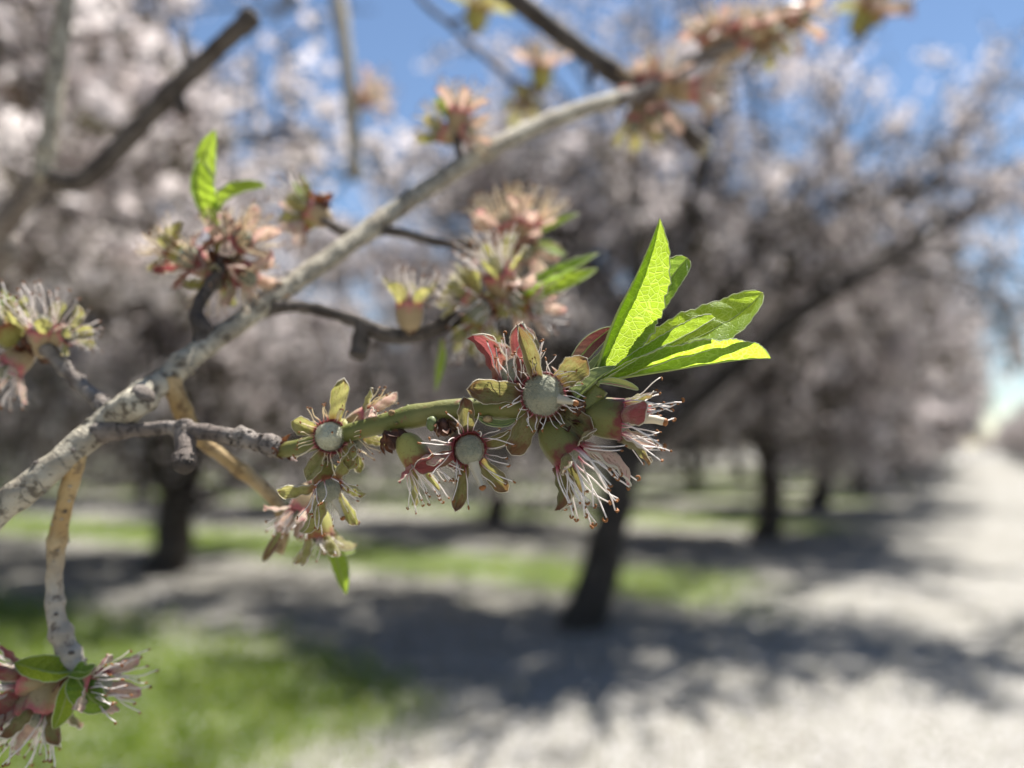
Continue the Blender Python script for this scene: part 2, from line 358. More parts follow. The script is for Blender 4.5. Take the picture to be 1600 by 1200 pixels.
cov2 = m.math('MULTIPLY', cover, m.math('SUBTRACT', 1.0, m.math('MULTIPLY', gm, 0.6)))
c = m.mix(cov2, baser, petc)
M['floor'] = m.surf(c, 0.85, normal=m.bump(m.math('ADD', m.math('MULTIPLY', nf, 0.5), m.math('MULTIPLY', cover, 0.5)), 0.6, 0.012), spec=0.1)

# one ground sheet, gently uneven, finer near the camera
g = MB(); xs = np.concatenate([np.linspace(-600, -30, 12), np.linspace(-26, 40, 67), np.linspace(48, 600, 12)])
ys = np.concatenate([np.linspace(-200, -8, 8), np.linspace(-6, 60, 67), np.linspace(70, 900, 14)])
gi = {}
def gz(x, y): return 0.045 * noise.noise(Vector((x * 0.35, y * 0.35, 3.1))) + 0.02 * noise.noise(Vector((x * 1.1, y * 1.1, 8.0)))
for i, x in enumerate(xs):
    for j, y in enumerate(ys): gi[i, j] = g.vert((x, y, gz(x, y)))
for i in range(len(xs) - 1):
    for j in range(len(ys) - 1): g.face((gi[i, j], gi[i + 1, j], gi[i + 1, j + 1], gi[i, j + 1]))
tag(g.build('ground', [M['floor']]), kind='structure')

def scatter_quads(N, xy, z0, size, tilt, rng):
    th = rng.uniform(0, 2 * PI, N); s1 = size * rng.uniform(0.6, 1.3, N); s2 = s1 * rng.uniform(0.55, 0.95, N)
    ax = np.stack([np.cos(th), np.sin(th), rng.normal(0, tilt, N)], 1); ay = np.stack([-np.sin(th), np.cos(th), rng.normal(0, tilt, N)], 1)
    c_ = np.stack([xy[:, 0], xy[:, 1], z0], 1)
    v = np.stack([c_ - ax * s1[:, None], c_ - ay * s2[:, None], c_ + ax * s1[:, None], c_ + ay * s2[:, None]], 1).reshape(-1, 3)
    f = np.arange(4 * N); r = np.repeat(rng.uniform(0, 1, N), 4)
    return v, f, np.stack([r, r, r], 1)

def in_strip(a, b):
    k = np.zeros(len(a), bool)
    for (b0, b1, ae) in STRIPS: k |= (b > b0) & (b < b1) & (a > ae)
    return k
def view_pts(N, rng, d0, d1):
    """ground points spread over what the lens sees, with a margin"""
    d = d0 * (d1 / d0) ** rng.uniform(0, 1, N); x = d * rng.uniform(-1.7, 1.0, N)
    return np.stack([x, d], 1)
def to_ab(xy):
    d = xy - np.array([[T1.x, T1.y]]); return d @ np.array([UD.x, UD.y]), d @ np.array([VD.x, VD.y])
rng = np.random.default_rng(3)
xy = view_pts(95000, rng, 2.2, 16); a_, b_ = to_ab(xy); keep = (~in_strip(a_, b_)) | (rng.uniform(0, 1, len(a_)) < 0.35); xy = xy[keep]
zz = np.array([gz(x, y) for x, y in xy]) + 0.006 + rng.uniform(0, 0.010, len(xy)) + np.where(in_strip(*to_ab(xy)), rng.uniform(0.02, 0.07, len(xy)), 0)
v_, f_, r_ = scatter_quads(len(xy), xy, zz, 0.0095, 0.35, rng)
me = raw_mesh('fallen_petals', v_, f_, 4, [M['fallen']], rnd=r_)
tag(link(bpy.data.objects.new('fallen_petals', me)), 'pale fallen almond petals scattered over the orchard floor and lane', 'petals', kind='stuff')

# grass blades in the alleys
rng = np.random.default_rng(5); allv, allr = [], []
N = 270000; xy = view_pts(N, rng, 2.6, 40); a_, b_ = to_ab(xy)
wob = np.array([noise.noise(Vector((x * 0.8, y * 0.8, 1.0))) for x, y in xy]) * 0.7 + rng.normal(0, 0.30, N)
keep = in_strip(a_ + wob * 1.3, b_ + wob); xy = xy[keep]; N = len(xy)
zz = np.array([gz(x, y) for x, y in xy]); th = rng.uniform(0, 2 * PI, N); h = rng.uniform(0.035, 0.11, N); ln = rng.normal(0, 0.35, (N, 2)) * h[:, None]
wd = np.where(np.hypot(xy[:, 0], xy[:, 1]) > 12, 0.012, 0.0055) * rng.uniform(0.6, 1.3, N)
base = np.stack([xy[:, 0], xy[:, 1], zz], 1); sd = np.stack([np.cos(th), np.sin(th), np.zeros(N)], 1) * wd[:, None]
tip = base + np.stack([ln[:, 0], ln[:, 1], h], 1); mid = base + np.stack([ln[:, 0] * 0.35, ln[:, 1] * 0.35, h * 0.6], 1)
v_ = np.stack([base - sd, base + sd, mid + sd * 0.7, tip], 1).reshape(-1, 3); f_ = np.arange(4 * N)
r_ = np.repeat(rng.uniform(0, 1, N), 4); r_ = np.stack([r_, r_, r_], 1)
me = raw_mesh('grass', v_, f_, 4, [M['grass']], rnd=r_)
tag(link(bpy.data.objects.new('grass', me)), 'short green grass in the alleys between the tree rows', 'grass', kind='stuff')

# ------------------------------------------------------------------ background almond trees
def grow_tree(seed, lean=(0.1, 0.0), limbs=None, blossoms=60000, droop=1.0, bad=None, thin=None, height=None, drop=None, skirt=12):
    """returns [(name, mesh, kind)]: trunk, one mesh for each limb, twigs, crown"""
    rr = random.Random(seed); rn = np.random.default_rng(seed)
    tr, br = MB(), MB(); spots = []; out = []
    def seg_path(p, d, L, n, wander, grav):
        pts = [Vector(p)]; d = Vector(d).normalized()
        for i in range(n):
            d = (d + Vector((rr.uniform(-1, 1), rr.uniform(-1, 1), rr.uniform(-1, 1))) * wander + Vector((0, 0, -grav))).normalized()
            q = pts[-1] + d * (L / n)
            if q.z < 0.6: d.z = abs(d.z) * 0.3; q = pts[-1] + d.normalized() * (L / n)
            pts.append(q)
        return pts, d
    def side(d, ang):
        ax = Vector((rr.uniform(-1, 1), rr.uniform(-1, 1), rr.uniform(-1, 1))).cross(d).normalized()
        return Matrix.Rotation(ang, 3, ax) @ d
    ok = lambda pts: bad is None or not any(bad(p) for p in pts)
    H = height or rr.uniform(0.85, 1.1)
    top = Vector((lean[0] * H, lean[1] * H, H))
    pts, rad = crom([(Vector((0, 0, -0.08)), 0.27), (Vector((0, 0, 0.03)), 0.21), (top * 0.35 + Vector((0.03, 0, 0)), 0.16), (top * 0.75, 0.155), (top, 0.17)], 5)
    tr.tube(pts, rad, 14, bump=0.22, bfreq=6.0); out.append(('trunk', tr.mesh('trunk', [M['bark_tree']]), None))
    if limbs is None:
        k0 = rr.uniform(0, 6.28); limbs = []
        nl = rr.choice([5, 6])
        for i in range(nl):
            az = k0 + i * 2 * PI / nl + rr.uniform(-0.3, 0.3); inc = R(rr.choice([16, 24, 32, 42]) + rr.uniform(-4, 4))
            limbs.append(((math.sin(az) * math.sin(inc) + lean[0] * 0.5, math.cos(az) * math.sin(inc) + lean[1] * 0.5, math.cos(inc)), rr.uniform(1.6, 2.2)))
    for (d, L) in limbs:
        lm = MB()
        if isinstance(L, list):
            pp, _ = crom([(top - Vector((0, 0, 0.1)), 1)] + [(Vector(q), 1) for q in L], 4); pts = [pp[round(k * (len(pp) - 1) / 7)] for k in range(8)]; d1 = (pts[-1] - pts[-3]).normalized()
        else: pts, d1 = seg_path(top - Vector((0, 0, 0.08)), d, L, 7, 0.13, 0.0)
        if not ok(pts): continue
        r0 = 0.115 if isinstance(L, list) else rr.uniform(0.075, 0.10); rad = [r0 * (1 - 0.45 * i / 7) for i in range(8)]
        lm.tube(pts, rad, 10, bump=0.15, bfreq=8.0)
        for b in range(5):
            k = rr.randint(3, 7); p2, d2 = seg_path(pts[k], side(d1, R(rr.uniform(10, 42))), rr.uniform(1.1, 1.8), 7, 0.15, 0.02)
            r2 = rad[k] * rr.uniform(0.5, 0.7); rd2 = [r2 * (1 - 0.55 * i / 7) for i in range(8)]
            if not ok(p2) or (drop and rr.random() < 0.6 * drop(p2[-1])): continue
            lm.tube(p2, rd2, 7, bump=0.1, bfreq=12.0)
            for c3 in range(7):
                k3 = rr.randint(2, 7); p3, d3 = seg_path(p2[k3], side(d2, R(rr.uniform(20, 65))), rr.uniform(0.7, 1.15), 7, 0.16, 0.09 * droop)
                r3 = max(0.006, rd2[k3] * 0.5)
                if not ok(p3) or (drop and rr.random() < drop(p3[-1])): continue
                br.tube(p3, [r3 * (1 - 0.7 * i / 7) for i in range(8)], 5, cap=False)
                for i in range(1, 8): spots.append((p3[i], 1.0))
                for c4 in range(6):
                    k4 = rr.randint(1, 7); p4, d4 = seg_path(p3[k4], side(d3, R(rr.uniform(25, 80))), rr.uniform(0.25, 0.75), 5, 0.2, 0.15 * droop)
                    if not ok(p4): continue
                    br.tube(p4, [0.0105 * (1 - 0.6 * i / 5) for i in range(6)], 3, cap=False)
                    for i in range(1, 6): spots.append((p4[i], 1.5))
        for q in range(skirt):
            k = rr.randint(2, 7); p3, d3 = seg_path(pts[k], (pts[k] - top).normalized() * 0.7 + Vector((rr.uniform(-1, 1), rr.uniform(-1, 1), rr.uniform(-0.5, 0.3))), rr.uniform(0.9, 1.6), 7, 0.18, 0.17)
            if not ok(p3) or (drop and rr.random() < drop(p3[-1])): continue
            br.tube(p3, [0.014 * (1 - 0.7 * i / 7) for i in range(8)], 4, cap=False)
            for i in range(1, 8): spots.append((p3[i], 0.9))
            for c4 in range(7):
                k4 = rr.randint(1, 7); p4, d4 = seg_path(p3[k4], side(d3, R(rr.uniform(25, 80))), rr.uniform(0.25, 0.7), 5, 0.2, 0.15)
                if not ok(p4): continue
                br.tube(p4, [0.0105 * (1 - 0.6 * i / 5) for i in range(6)], 3, cap=False)
                for i in range(1, 6): spots.append((p4[i], 1.2))
        out.append(('limb', lm.mesh('limb', [M['bark_tree']]), None))
    out.append(('twigs', br.mesh('twigs', [M['bark_twig']]), 'stuff'))
    # blossoms along the twigs; some twigs carry more bloom than others, so that the crown clumps
    S = np.array([[*p] for p, _ in spots]); W = np.array([w_ for _, w_ in spots])
    cl = np.array([noise.noise(Vector(p) * 1.7 + Vector((seed, 0, 0))) + 0.6 * noise.noise(Vector(p) * 4.5) for p, _ in spots]); W = W * np.clip(0.45 + cl * 2.0, 0.04, 3)
    if seed not in (11, 101): W = W * np.clip((S[:, 2] - 1.2) / 1.2, 0.16, 1.0)
    cl2 = np.array([noise.noise(Vector(p) * 2.6 + Vector((seed * 3.1, 5, 0))) for p, _ in spots])
    if thin: W = W * np.array([thin(p) for p, _ in spots])
    W /= W.sum()
    N = blossoms; idx = rn.choice(len(S), N, p=W)
    C = S[idx] + rn.normal(0, 0.05, (N, 3))
    nrm = rn.normal(0, 1, (N, 3)); nrm /= np.linalg.norm(nrm, axis=1)[:, None]
    t = np.cross(nrm, rn.normal(0, 1, (N, 3))); t /= np.linalg.norm(t, axis=1)[:, None]; b = np.cross(nrm, t)
    rad = rn.uniform(0.018, 0.030, N) * np.where(rn.uniform(0, 1, N) < 0.07, 1.7, 1.0); kind = (rn.uniform(0, 1, N) < np.clip(0.40 - 1.1 * cl2[idx], 0.06, 0.95)); rad[kind] *= 0.85
    vs = [C]
    for k in range(5):
        for off in (-0.26, 0.26):
            an = 2 * PI * k / 5 + off * 1.9
            vs.append(C + (t * math.cos(an) + b * math.sin(an)) * rad[:, None] + nrm * (rad * 0.35)[:, None])
    v = np.stack(vs, 1).reshape(-1, 3); base = np.arange(N)[:, None, None] * 11
    fl = np.array([[0, 1 + 2 * k, 2 + 2 * k] for k in range(5)])[None]; f = (base + fl).ravel()
    r_ = np.repeat(rn.uniform(0, 1, N), 11); mi = np.repeat(kind.astype(int), 5)
    out.append(('crown', raw_mesh('crown', v, f, 3, [M['blossom'], M['calyx_far']], mi, np.stack([r_, r_, r_], 1)), None))
    return out

def place_tree(parts, loc, rz, sc, label, group):
    root = empty('almond_tree', loc); root.rotation_euler.z = rz; root.scale = (sc, sc, sc)
    for nm, me, kd in parts:
        o = link(bpy.data.objects.new(nm, me), root)
        if kd: o['kind'] = kd
    tag(root, label, 'tree', group); return root

VAR = []
# the tree by the lane: its trunk leans and its limbs sweep out over the lane
DRAWN = [[(0.95, -0.10, 2.35), (1.5, -0.15, 3.2), (2.0, -0.1, 4.2)], [(1.0, 0.2, 2.2), (2.0, 0.3, 3.3), (3.0, 0.3, 3.95), (3.9, 0.2, 4.15)], [(0.8, 0.1, 2.5), (1.3, 0.3, 3.6), (1.6, 0.4, 4.8)],
         [(1.2, -0.3, 2.1), (2.2, -0.3, 2.9), (3.2, -0.2, 3.4)], [(1.0, 0.5, 2.3), (2.0, 0.8, 3.7), (3.0, 0.9, 4.7)], [(0.7, -0.4, 2.5), (1.0, -0.6, 3.7), (1.2, -0.6, 4.9)]]
VAR.append(grow_tree(11, (0.26, 0.05), [(0, q) for q in [[(x, y + 0.45, z) for x, y, z in q_] for q_ in DRAWN]] + [((-0.25, 0.4, 0.8), 1.9), ((-0.55, -0.1, 0.75), 1.9), ((0.0, 0.5, 0.85), 2.5), ((-0.35, 0.3, 0.9), 2.6), ((0.05, 0.25, 1.0), 2.7), ((-0.15, 0.1, 1.0), 2.6), ((-0.2, -0.4, 0.9), 2.0)], 58000, thin=lambda p: 0.8 if p.x > 1.3 else 1.0, height=1.5, drop=lambda p: 0.85 if p.y < -0.45 else (0.25 if p.x > 1.5 else 0.0)))
VAR.append(grow_tree(23, (0.12, 0.0), [((-0.45, 0.1, 0.7), 2.1), ((0.85, -0.1, 0.62), 2.2), ((0.25, 0.5, 0.8), 2.2), ((-0.2, -0.4, 0.85), 2.1), ((0.1, 0.1, 1.0), 2.4), ((-0.5, 0.5, 0.7), 2.0)], 84000, height=0.62))
VAR.append(grow_tree(37, (-0.05, 0.06), None, 84000))
VAR.append(grow_tree(59, (0.14, -0.04), None, 84000, 1.3))
# row-end trees reach out over the lane
VAR.append(grow_tree(101, (0.08, 0.0), [((0.65, 0.1, 0.65), 2.2), ((0.5, -0.4, 0.75), 2.1), ((0.8, 0.35, 0.6), 2.3), ((0.2, 0.3, 0.9), 2.2), ((-0.4, 0.3, 0.8), 1.9), ((-0.2, -0.5, 0.8), 1.9), ((0.1, -0.1, 1.0), 2.2)], 82000, 1.4, drop=lambda p: 0.25 if p.x > 2.2 else 0.0))

rr = random.Random(77)
ORD = ['first', 'second', 'third', 'fourth', 'fifth', 'sixth', 'seventh', 'eighth', 'ninth', 'tenth', 'eleventh', 'twelfth']
SPECIAL = {
    (0, 0): (0, 0.0, 1.0, 'blossoming almond tree with a leaning trunk and limbs sweeping over the petal-strewn lane', None),
    (1, 0): (1, 0.0, 1.34, 'almond tree with a low forked trunk, second in the row of the leaning tree', None),
    (0, 1): (4, 0.0, 1.28, 'almond tree with a slim trunk at the lane end of the second row', None),
    (2, 0): (2, 0.3, 1.15, 'almond tree third along the row of the leaning tree, trunk in deep shade', None),
}
for j in range(0, 10):
    for i in range(0, 12):
        p = ab(i * SP_U, j * SP_V)
        if p.y < 2 or p.y > 78: continue
        px = 800 + p.x / p.y * FPX; ext = 2.8 / p.y * FPX
        if px + ext < 0 or px - ext > 1600: continue
        if (i, j) in SPECIAL:
            var, rz, sc, lab, grp = SPECIAL[(i, j)]
        else:
            var, rz, sc = rr.choice([1, 2, 3]), rr.uniform(-0.7, 0.7) + rr.choice([0, PI]), rr.uniform(1.15, 1.35)
            if j >= 2 or i >= 3: var = rr.choice([4, 4, 2, 3])
            if i == 0: var, rz, sc = 4, rr.uniform(-0.5, 0.5), rr.uniform(1.35, 1.5)
            if j <= 2: lab, grp = f'almond tree in the {ORD[j]} row behind the grass, {ORD[i]} from the lane', 'almond trees of the front rows'
            elif i == 0: lab, grp = 'small distant almond tree at a row end beside the lane', 'distant trees at the row ends along the lane'
            else: lab, grp = 'almond tree deep in the orchard behind the third row', 'trees deep in the orchard'
            p = p + Vector((rr.uniform(-0.25, 0.25), rr.uniform(-0.25, 0.25), 0))
        p.z = gz(p.x, p.y) - 0.01
        place_tree(VAR[var], p, rz, sc, lab, grp)
for j in range(6, 15):
    p = ab(-8.2, j * SP_V); p.z = 0
    place_tree(VAR[rr.choice([1, 2, 3])], p, rr.uniform(0, 6), rr.uniform(0.9, 1.05), 'far almond tree on the other side of the lane', 'trees across the lane')

# the tree that the near branches grow from stands just outside the picture on the left;
# its low twigs are pruned where the viewer stands
p0 = ab(0.0, -SP_V); p0.z = gz(p0.x, p0.y) - 0.01
def in_the_way(q):
    g_ = q + p0; d_ = g_ - CAM
    if d_.length < 1.2: return True
    if d_.dot(sdir) > 0 and (d_ - sdir * d_.dot(sdir)).length < 0.55: return True   # the sun reaches the near twigs
    if d_.y > 0.05 and g_.z < 1.75 + 0.10 * d_.y and d_.x / d_.y > -0.9: return True
    return d_.y > 0.05 and d_.x / d_.y > -0.03
place_tree(grow_tree(83, (0.1, 0.12), [((0.30, 0.75, 0.55), 2.1), ((0.12, 0.62, 0.72), 2.2), ((0.55, 0.62, 0.70), 2.3), ((0.40, 0.72, 0.80), 2.2), ((-0.3, 0.6, 0.7), 1.9), ((-0.6, 0.0, 0.75), 1.8), ((0.1, -0.5, 0.8), 1.8), ((0.3, -0.1, 0.95), 1.8)], 70000, 0.5, in_the_way, skirt=0), p0, 0.0, 1.0, 'almond tree beside the viewer whose twigs hang into the upper left', None)

# ------------------------------------------------------------------ flower pieces (unit: one frame pixel at the flower's own depth)
def sepal_mesh(name, mat, seed, curl=0.0, cupd=0.35, hook=0.0, twist=0.0, hairs=True, pointed=0.0):
    """local: +Z along, X across (half width 1), Y towards the flower's axis; length 1"""
    rr = random.Random(seed); b = MB(); NS, NTT = 14, 8
    def half(s):
        tip = max(0.0, (s - 0.58) / 0.42)
        w_ = (0.62 + 0.38 * math.sin(min(1, s / 0.62) * PI / 2)) * math.sqrt(max(0.0, 1 - tip ** (2.3 - pointed)))
        return w_ * (1 - 0.55 * pointed * s)
    ph = rr.uniform(0, 6)
    def pt(s, t):
        w_ = max(half(s), 0.02); x = t * w_ * (1 + 0.07 * math.sin(s * 9 + ph + t) + 0.05 * math.sin(s * 23 + ph * 3 + t * 2))
        y = cupd * w_ * t * t * 0.5 + 0.10 * math.sin(s * 7 + ph + 2 * t) * s + 0.07 * math.sin(t * 6.5 + ph * 2 + s * 3) * s + 0.16 * (1 - abs(t)) * cupd * -0.5 + 0.06 * math.sin(s * 19 + t * 4 + ph)
        ang = curl * s + hook * max(0, s - 0.6) * 2.5; n = 12; yy = zz = 0.0
        for k in range(n):
            a = curl * s * (k + .5) / n + hook * max(0, s * (k + .5) / n - 0.6) * 2.5; yy += math.sin(a) * s / n; zz += math.cos(a) * s / n
        tw = twist * s
        xr = x * math.cos(tw); yr = x * math.sin(tw) * 0.25
        return Vector((xr, yy * 2.2 + (y * 0.9 + yr) * math.cos(ang), zz - y * 0.25 * math.sin(ang)))
    gi = {}
    for i in range(NS + 1):
        for j in range(NTT + 1):
            s, t = i / NS, -1 + 2 * j / NTT; gi[i, j] = b.vert(pt(s, t), (s, t, rr.random() * 0.0))
    for i in range(NS):
        for j in range(NTT): b.face((gi[i, j], gi[i, j + 1], gi[i + 1, j + 1], gi[i + 1, j]), 0)
    edge = [pt(i / NS, -1) for i in range(1, NS + 1)] + [pt(i / NS, 1) for i in range(NS, 0, -1)]
    cen = pt(0.5, 0)
    # downy margin: short hairs standing off the edge
    if hairs:
        for k in range(len(edge) - 1):
            for q in range(5):
                f = rr.random(); p = edge[k].lerp(edge[k + 1], f); out = (p - cen); out.z *= 0.35; out = out.normalized()
                out = (out + Vector((rr.uniform(-.5, .5), rr.uniform(-.8, .8), rr.uniform(-.2, .2)))).normalized()
                L = rr.uniform(0.05, 0.12); sd = Vector((0.0, 0.012, 0.006))
                i0 = b.vert(p - sd, (1, 1, 0)); i1 = b.vert(p + sd, (1, 1, 0)); i2 = b.vert(p + Vector((out.x * L, out.y * L, out.z * L * 0.35)), (1, 1, 0))
                b.face((i0, i1, i2), 1)
    for k in range(0, len(edge) - 1):
        p, q = edge[k], edge[k + 1]; o1 = Vector((0, 0.035, 0)); pc = p + (p - cen) * 0.035; qc = q + (q - cen) * 0.035
        a0 = b.vert(p - o1, (1, 1, 0)); a1 = b.vert(pc, (1, 1, 0)); a2 = b.vert(p + o1, (1, 1, 0))
        c0 = b.vert(q - o1, (1, 1, 0)); c1 = b.vert(qc, (1, 1, 0)); c2 = b.vert(q + o1, (1, 1, 0))
        b.face((a0, a1, c1, c0), 1); b.face((a1, a2, c2, c1), 1)
    return b.mesh(name, [mat, M['down']])

SEP = {}
for key, mt in (('o', 'sepal'), ('y', 'sepal_y'), ('r', 'sepal_r'), ('p', 'sepal_p')):
    SEP[key] = [sepal_mesh('sepal', M[mt], 1, 0.15, 0.5), sepal_mesh('sepal', M[mt], 2, -0.35, 0.3), sepal_mesh('sepal', M[mt], 3, 0.4, 0.9),
                sepal_mesh('sepal', M[mt], 4, 0.1, 0.6, hook=1.2), sepal_mesh('sepal', M[mt], 5, -0.1, 1.5, twist=0.5), sepal_mesh('sepal', M[mt], 6, -0.2, 0.8, pointed=0.8)]

def stamen_mesh(seed, fil):
    """a filament along +Z of length 1 with a curled dry anther; thickness in the same unit"""
    rr = random.Random(seed); b = MB(); bx, by = rr.uniform(-0.26, 0.26), rr.uniform(-0.26, 0.26); kx = rr.uniform(-0.07, 0.07); ky = rr.uniform(-0.035, 0.035); fq = rr.uniform(7, 12)
    pts = [Vector((bx * s * s + kx * math.sin(s * 5), by * s * s + ky * math.sin(s * fq), s)) for s in [i / 9 for i in range(10)]]
    r0 = rr.uniform(0.0125, 0.0175); n0 = len(b.v)
    b.tube(pts, [r0 * (1.15 - 0.35 * i / 9) for i in range(10)], 5, 0)
    for i in range(n0, len(b.v)): b.st[i] = (b.v[i][2], 0, 0)
    e = pts[-1]; a0 = rr.uniform(0, 6.28); tx = Vector((math.cos(a0), math.sin(a0), 0)); rad = rr.uniform(0.026, 0.038); span = rr.uniform(3.2, 5.0)
    arc = [e + tx * (rad - rad * math.cos(span * k / 6)) + Vector((0, 0, rad * math.sin(span * k / 6))) for k in range(7)]
    b.tube(arc, [0.012] + [rr.uniform(0.013, 0.026) for _ in range(5)] + [0.010], 5, 1, bump=0.3, bfreq=40)
    return b.mesh('stamen', [fil, M['anther']])
STA = {'w': [stamen_mesh(s, M['filament']) for s in range(12)], 'c': [stamen_mesh(s + 40, M['filament_c']) for s in range(10)]}
def tuft_mesh(seed, key, n=26, rm=24.0, L=80.0, spread=(0.05, 0.7)):
    rr = random.Random(seed); b = MB()
    for i in range(n):
        src = rr.choice(STA[key]); th = rr.uniform(0, 6.28); op = rr.uniform(*spread); l = L * rr.uniform(0.7, 1.15)
        e = Vector((math.cos(th), math.sin(th), 0)); d = (e * math.sin(op) + Vector((0, 0, math.cos(op)))); x = d.orthogonal().normalized(); y = d.cross(x)
        n0 = len(b.v); st = src.attributes['st'].data
        for k, vv in enumerate(src.vertices):
            q = vv.co; b.vert(e * rm * 0.8 + Vector((0, 0, -6)) + (x * q.x + y * q.y + d * q.z) * l, tuple(st[k].vector))
        for p in src.polygons: b.face([n0 + k for k in p.vertices], p.material_index)
    return b.mesh('stamen_tuft', [M['filament'] if key == 'w' else M['filament_c'], M['anther']])
TUFT = {k: [tuft_mesh(s, k) for s in (1, 2, 3)] for k in ('w', 'c')}

def cup_mesh(mat, rm=30.0, depth=64.0, seed=0):
    b = MB(); rr = random.Random(seed); n = 20
    prof = [(-depth - 6, 0.26, 0.0), (-depth, 0.36, 0.04), (-depth * 0.9, 0.62, 0.12), (-depth * 0.7, 0.86, 0.3), (-depth * 0.4, 0.98, 0.6), (-depth * 0.12, 0.99, 0.88),
            (0, 1.0, 1.0), (1.5, 0.94, 1.06), (-depth * 0.15, 0.86, 1.2), (-depth * 0.45, 0.78, 1.3), (-depth * 0.6, 0.3, 1.4)]
    rings = []
    for (z, r, s) in prof:
        rings.append([b.vert(((rm * r * (1 + 0.05 * math.cos(5 * 2 * PI * k / n + seed))) * math.cos(2 * PI * k / n), (rm * r * (1 + 0.05 * math.cos(5 * 2 * PI * k / n + seed))) * math.sin(2 * PI * k / n), z), (s, k / n, 0)) for k in range(n)])
    for i in range(len(rings) - 1):
        for k in range(n):
            k2 = (k + 1) % n; b.face((rings[i][k], rings[i][k2], rings[i + 1][k2], rings[i + 1][k]))
    b.face(tuple(reversed(rings[0]))); b.face(tuple(rings[-1]))
    return b.mesh('flower', [mat])
CUP = {k: cup_mesh(M[k2], seed=i) for i, (k, k2) in enumerate((('o', 'cup'), ('y', 'cup_y'), ('p', 'cup_p')))}

def ovary_mesh(r, seed, hairs=2600, mat='ovary'):
    b = MB(); rr = random.Random(seed); b.ball((0, 0, 0), r * 0.95, r, r * 1.1, nu=28, nv=18, bump=0.10, bf=1.6)
    for i in range(hairs):
        q = Vector((rr.gauss(0, 1), rr.gauss(0, 1), rr.gauss(0, 1))).normalized(); t = q.orthogonal().normalized() * 0.014
        o = q + Vector((rr.uniform(-.5, .5), rr.uniform(-.5, .5), rr.uniform(-.5, .5))) * 0.6
        i0 = b.vert(q * r * 0.98 - t * r); i1 = b.vert(q * r * 0.98 + t * r); i2 = b.vert(q * r * 0.98 + o.normalized() * r * rr.uniform(0.07, 0.22))
        b.face((i0, i1, i2), 1)
    return b.mesh('ovary', [M[mat], M['hair']])
OVA = [ovary_mesh(1.0, 1), ovary_mesh(1.0, 2, 300), ovary_mesh(1.0, 3, 2000, 'ovary_lit')]
def style_mesh():
    b = MB(); pts, rad = crom([(Vector((0, 0, 0)), 0.24), (Vector((0, 0.03, 0.35)), 0.19), (Vector((0.02, 0.1, 0.75)), 0.13), (Vector((0.03, 0.22, 1.1)), 0.12)], 4)
    b.tube(pts, rad, 8, 0, bump=0.2, bfreq=4.0); b.ball(pts[-1] + Vector((0, 0.02, 0.03)), 0.145, 0.135, 0.10, nu=8, nv=6, mat=1, bump=0.3, bf=3)
    me = b.mesh('style', [M['down'], M['anther']])
    return me
STYLE = style_mesh()

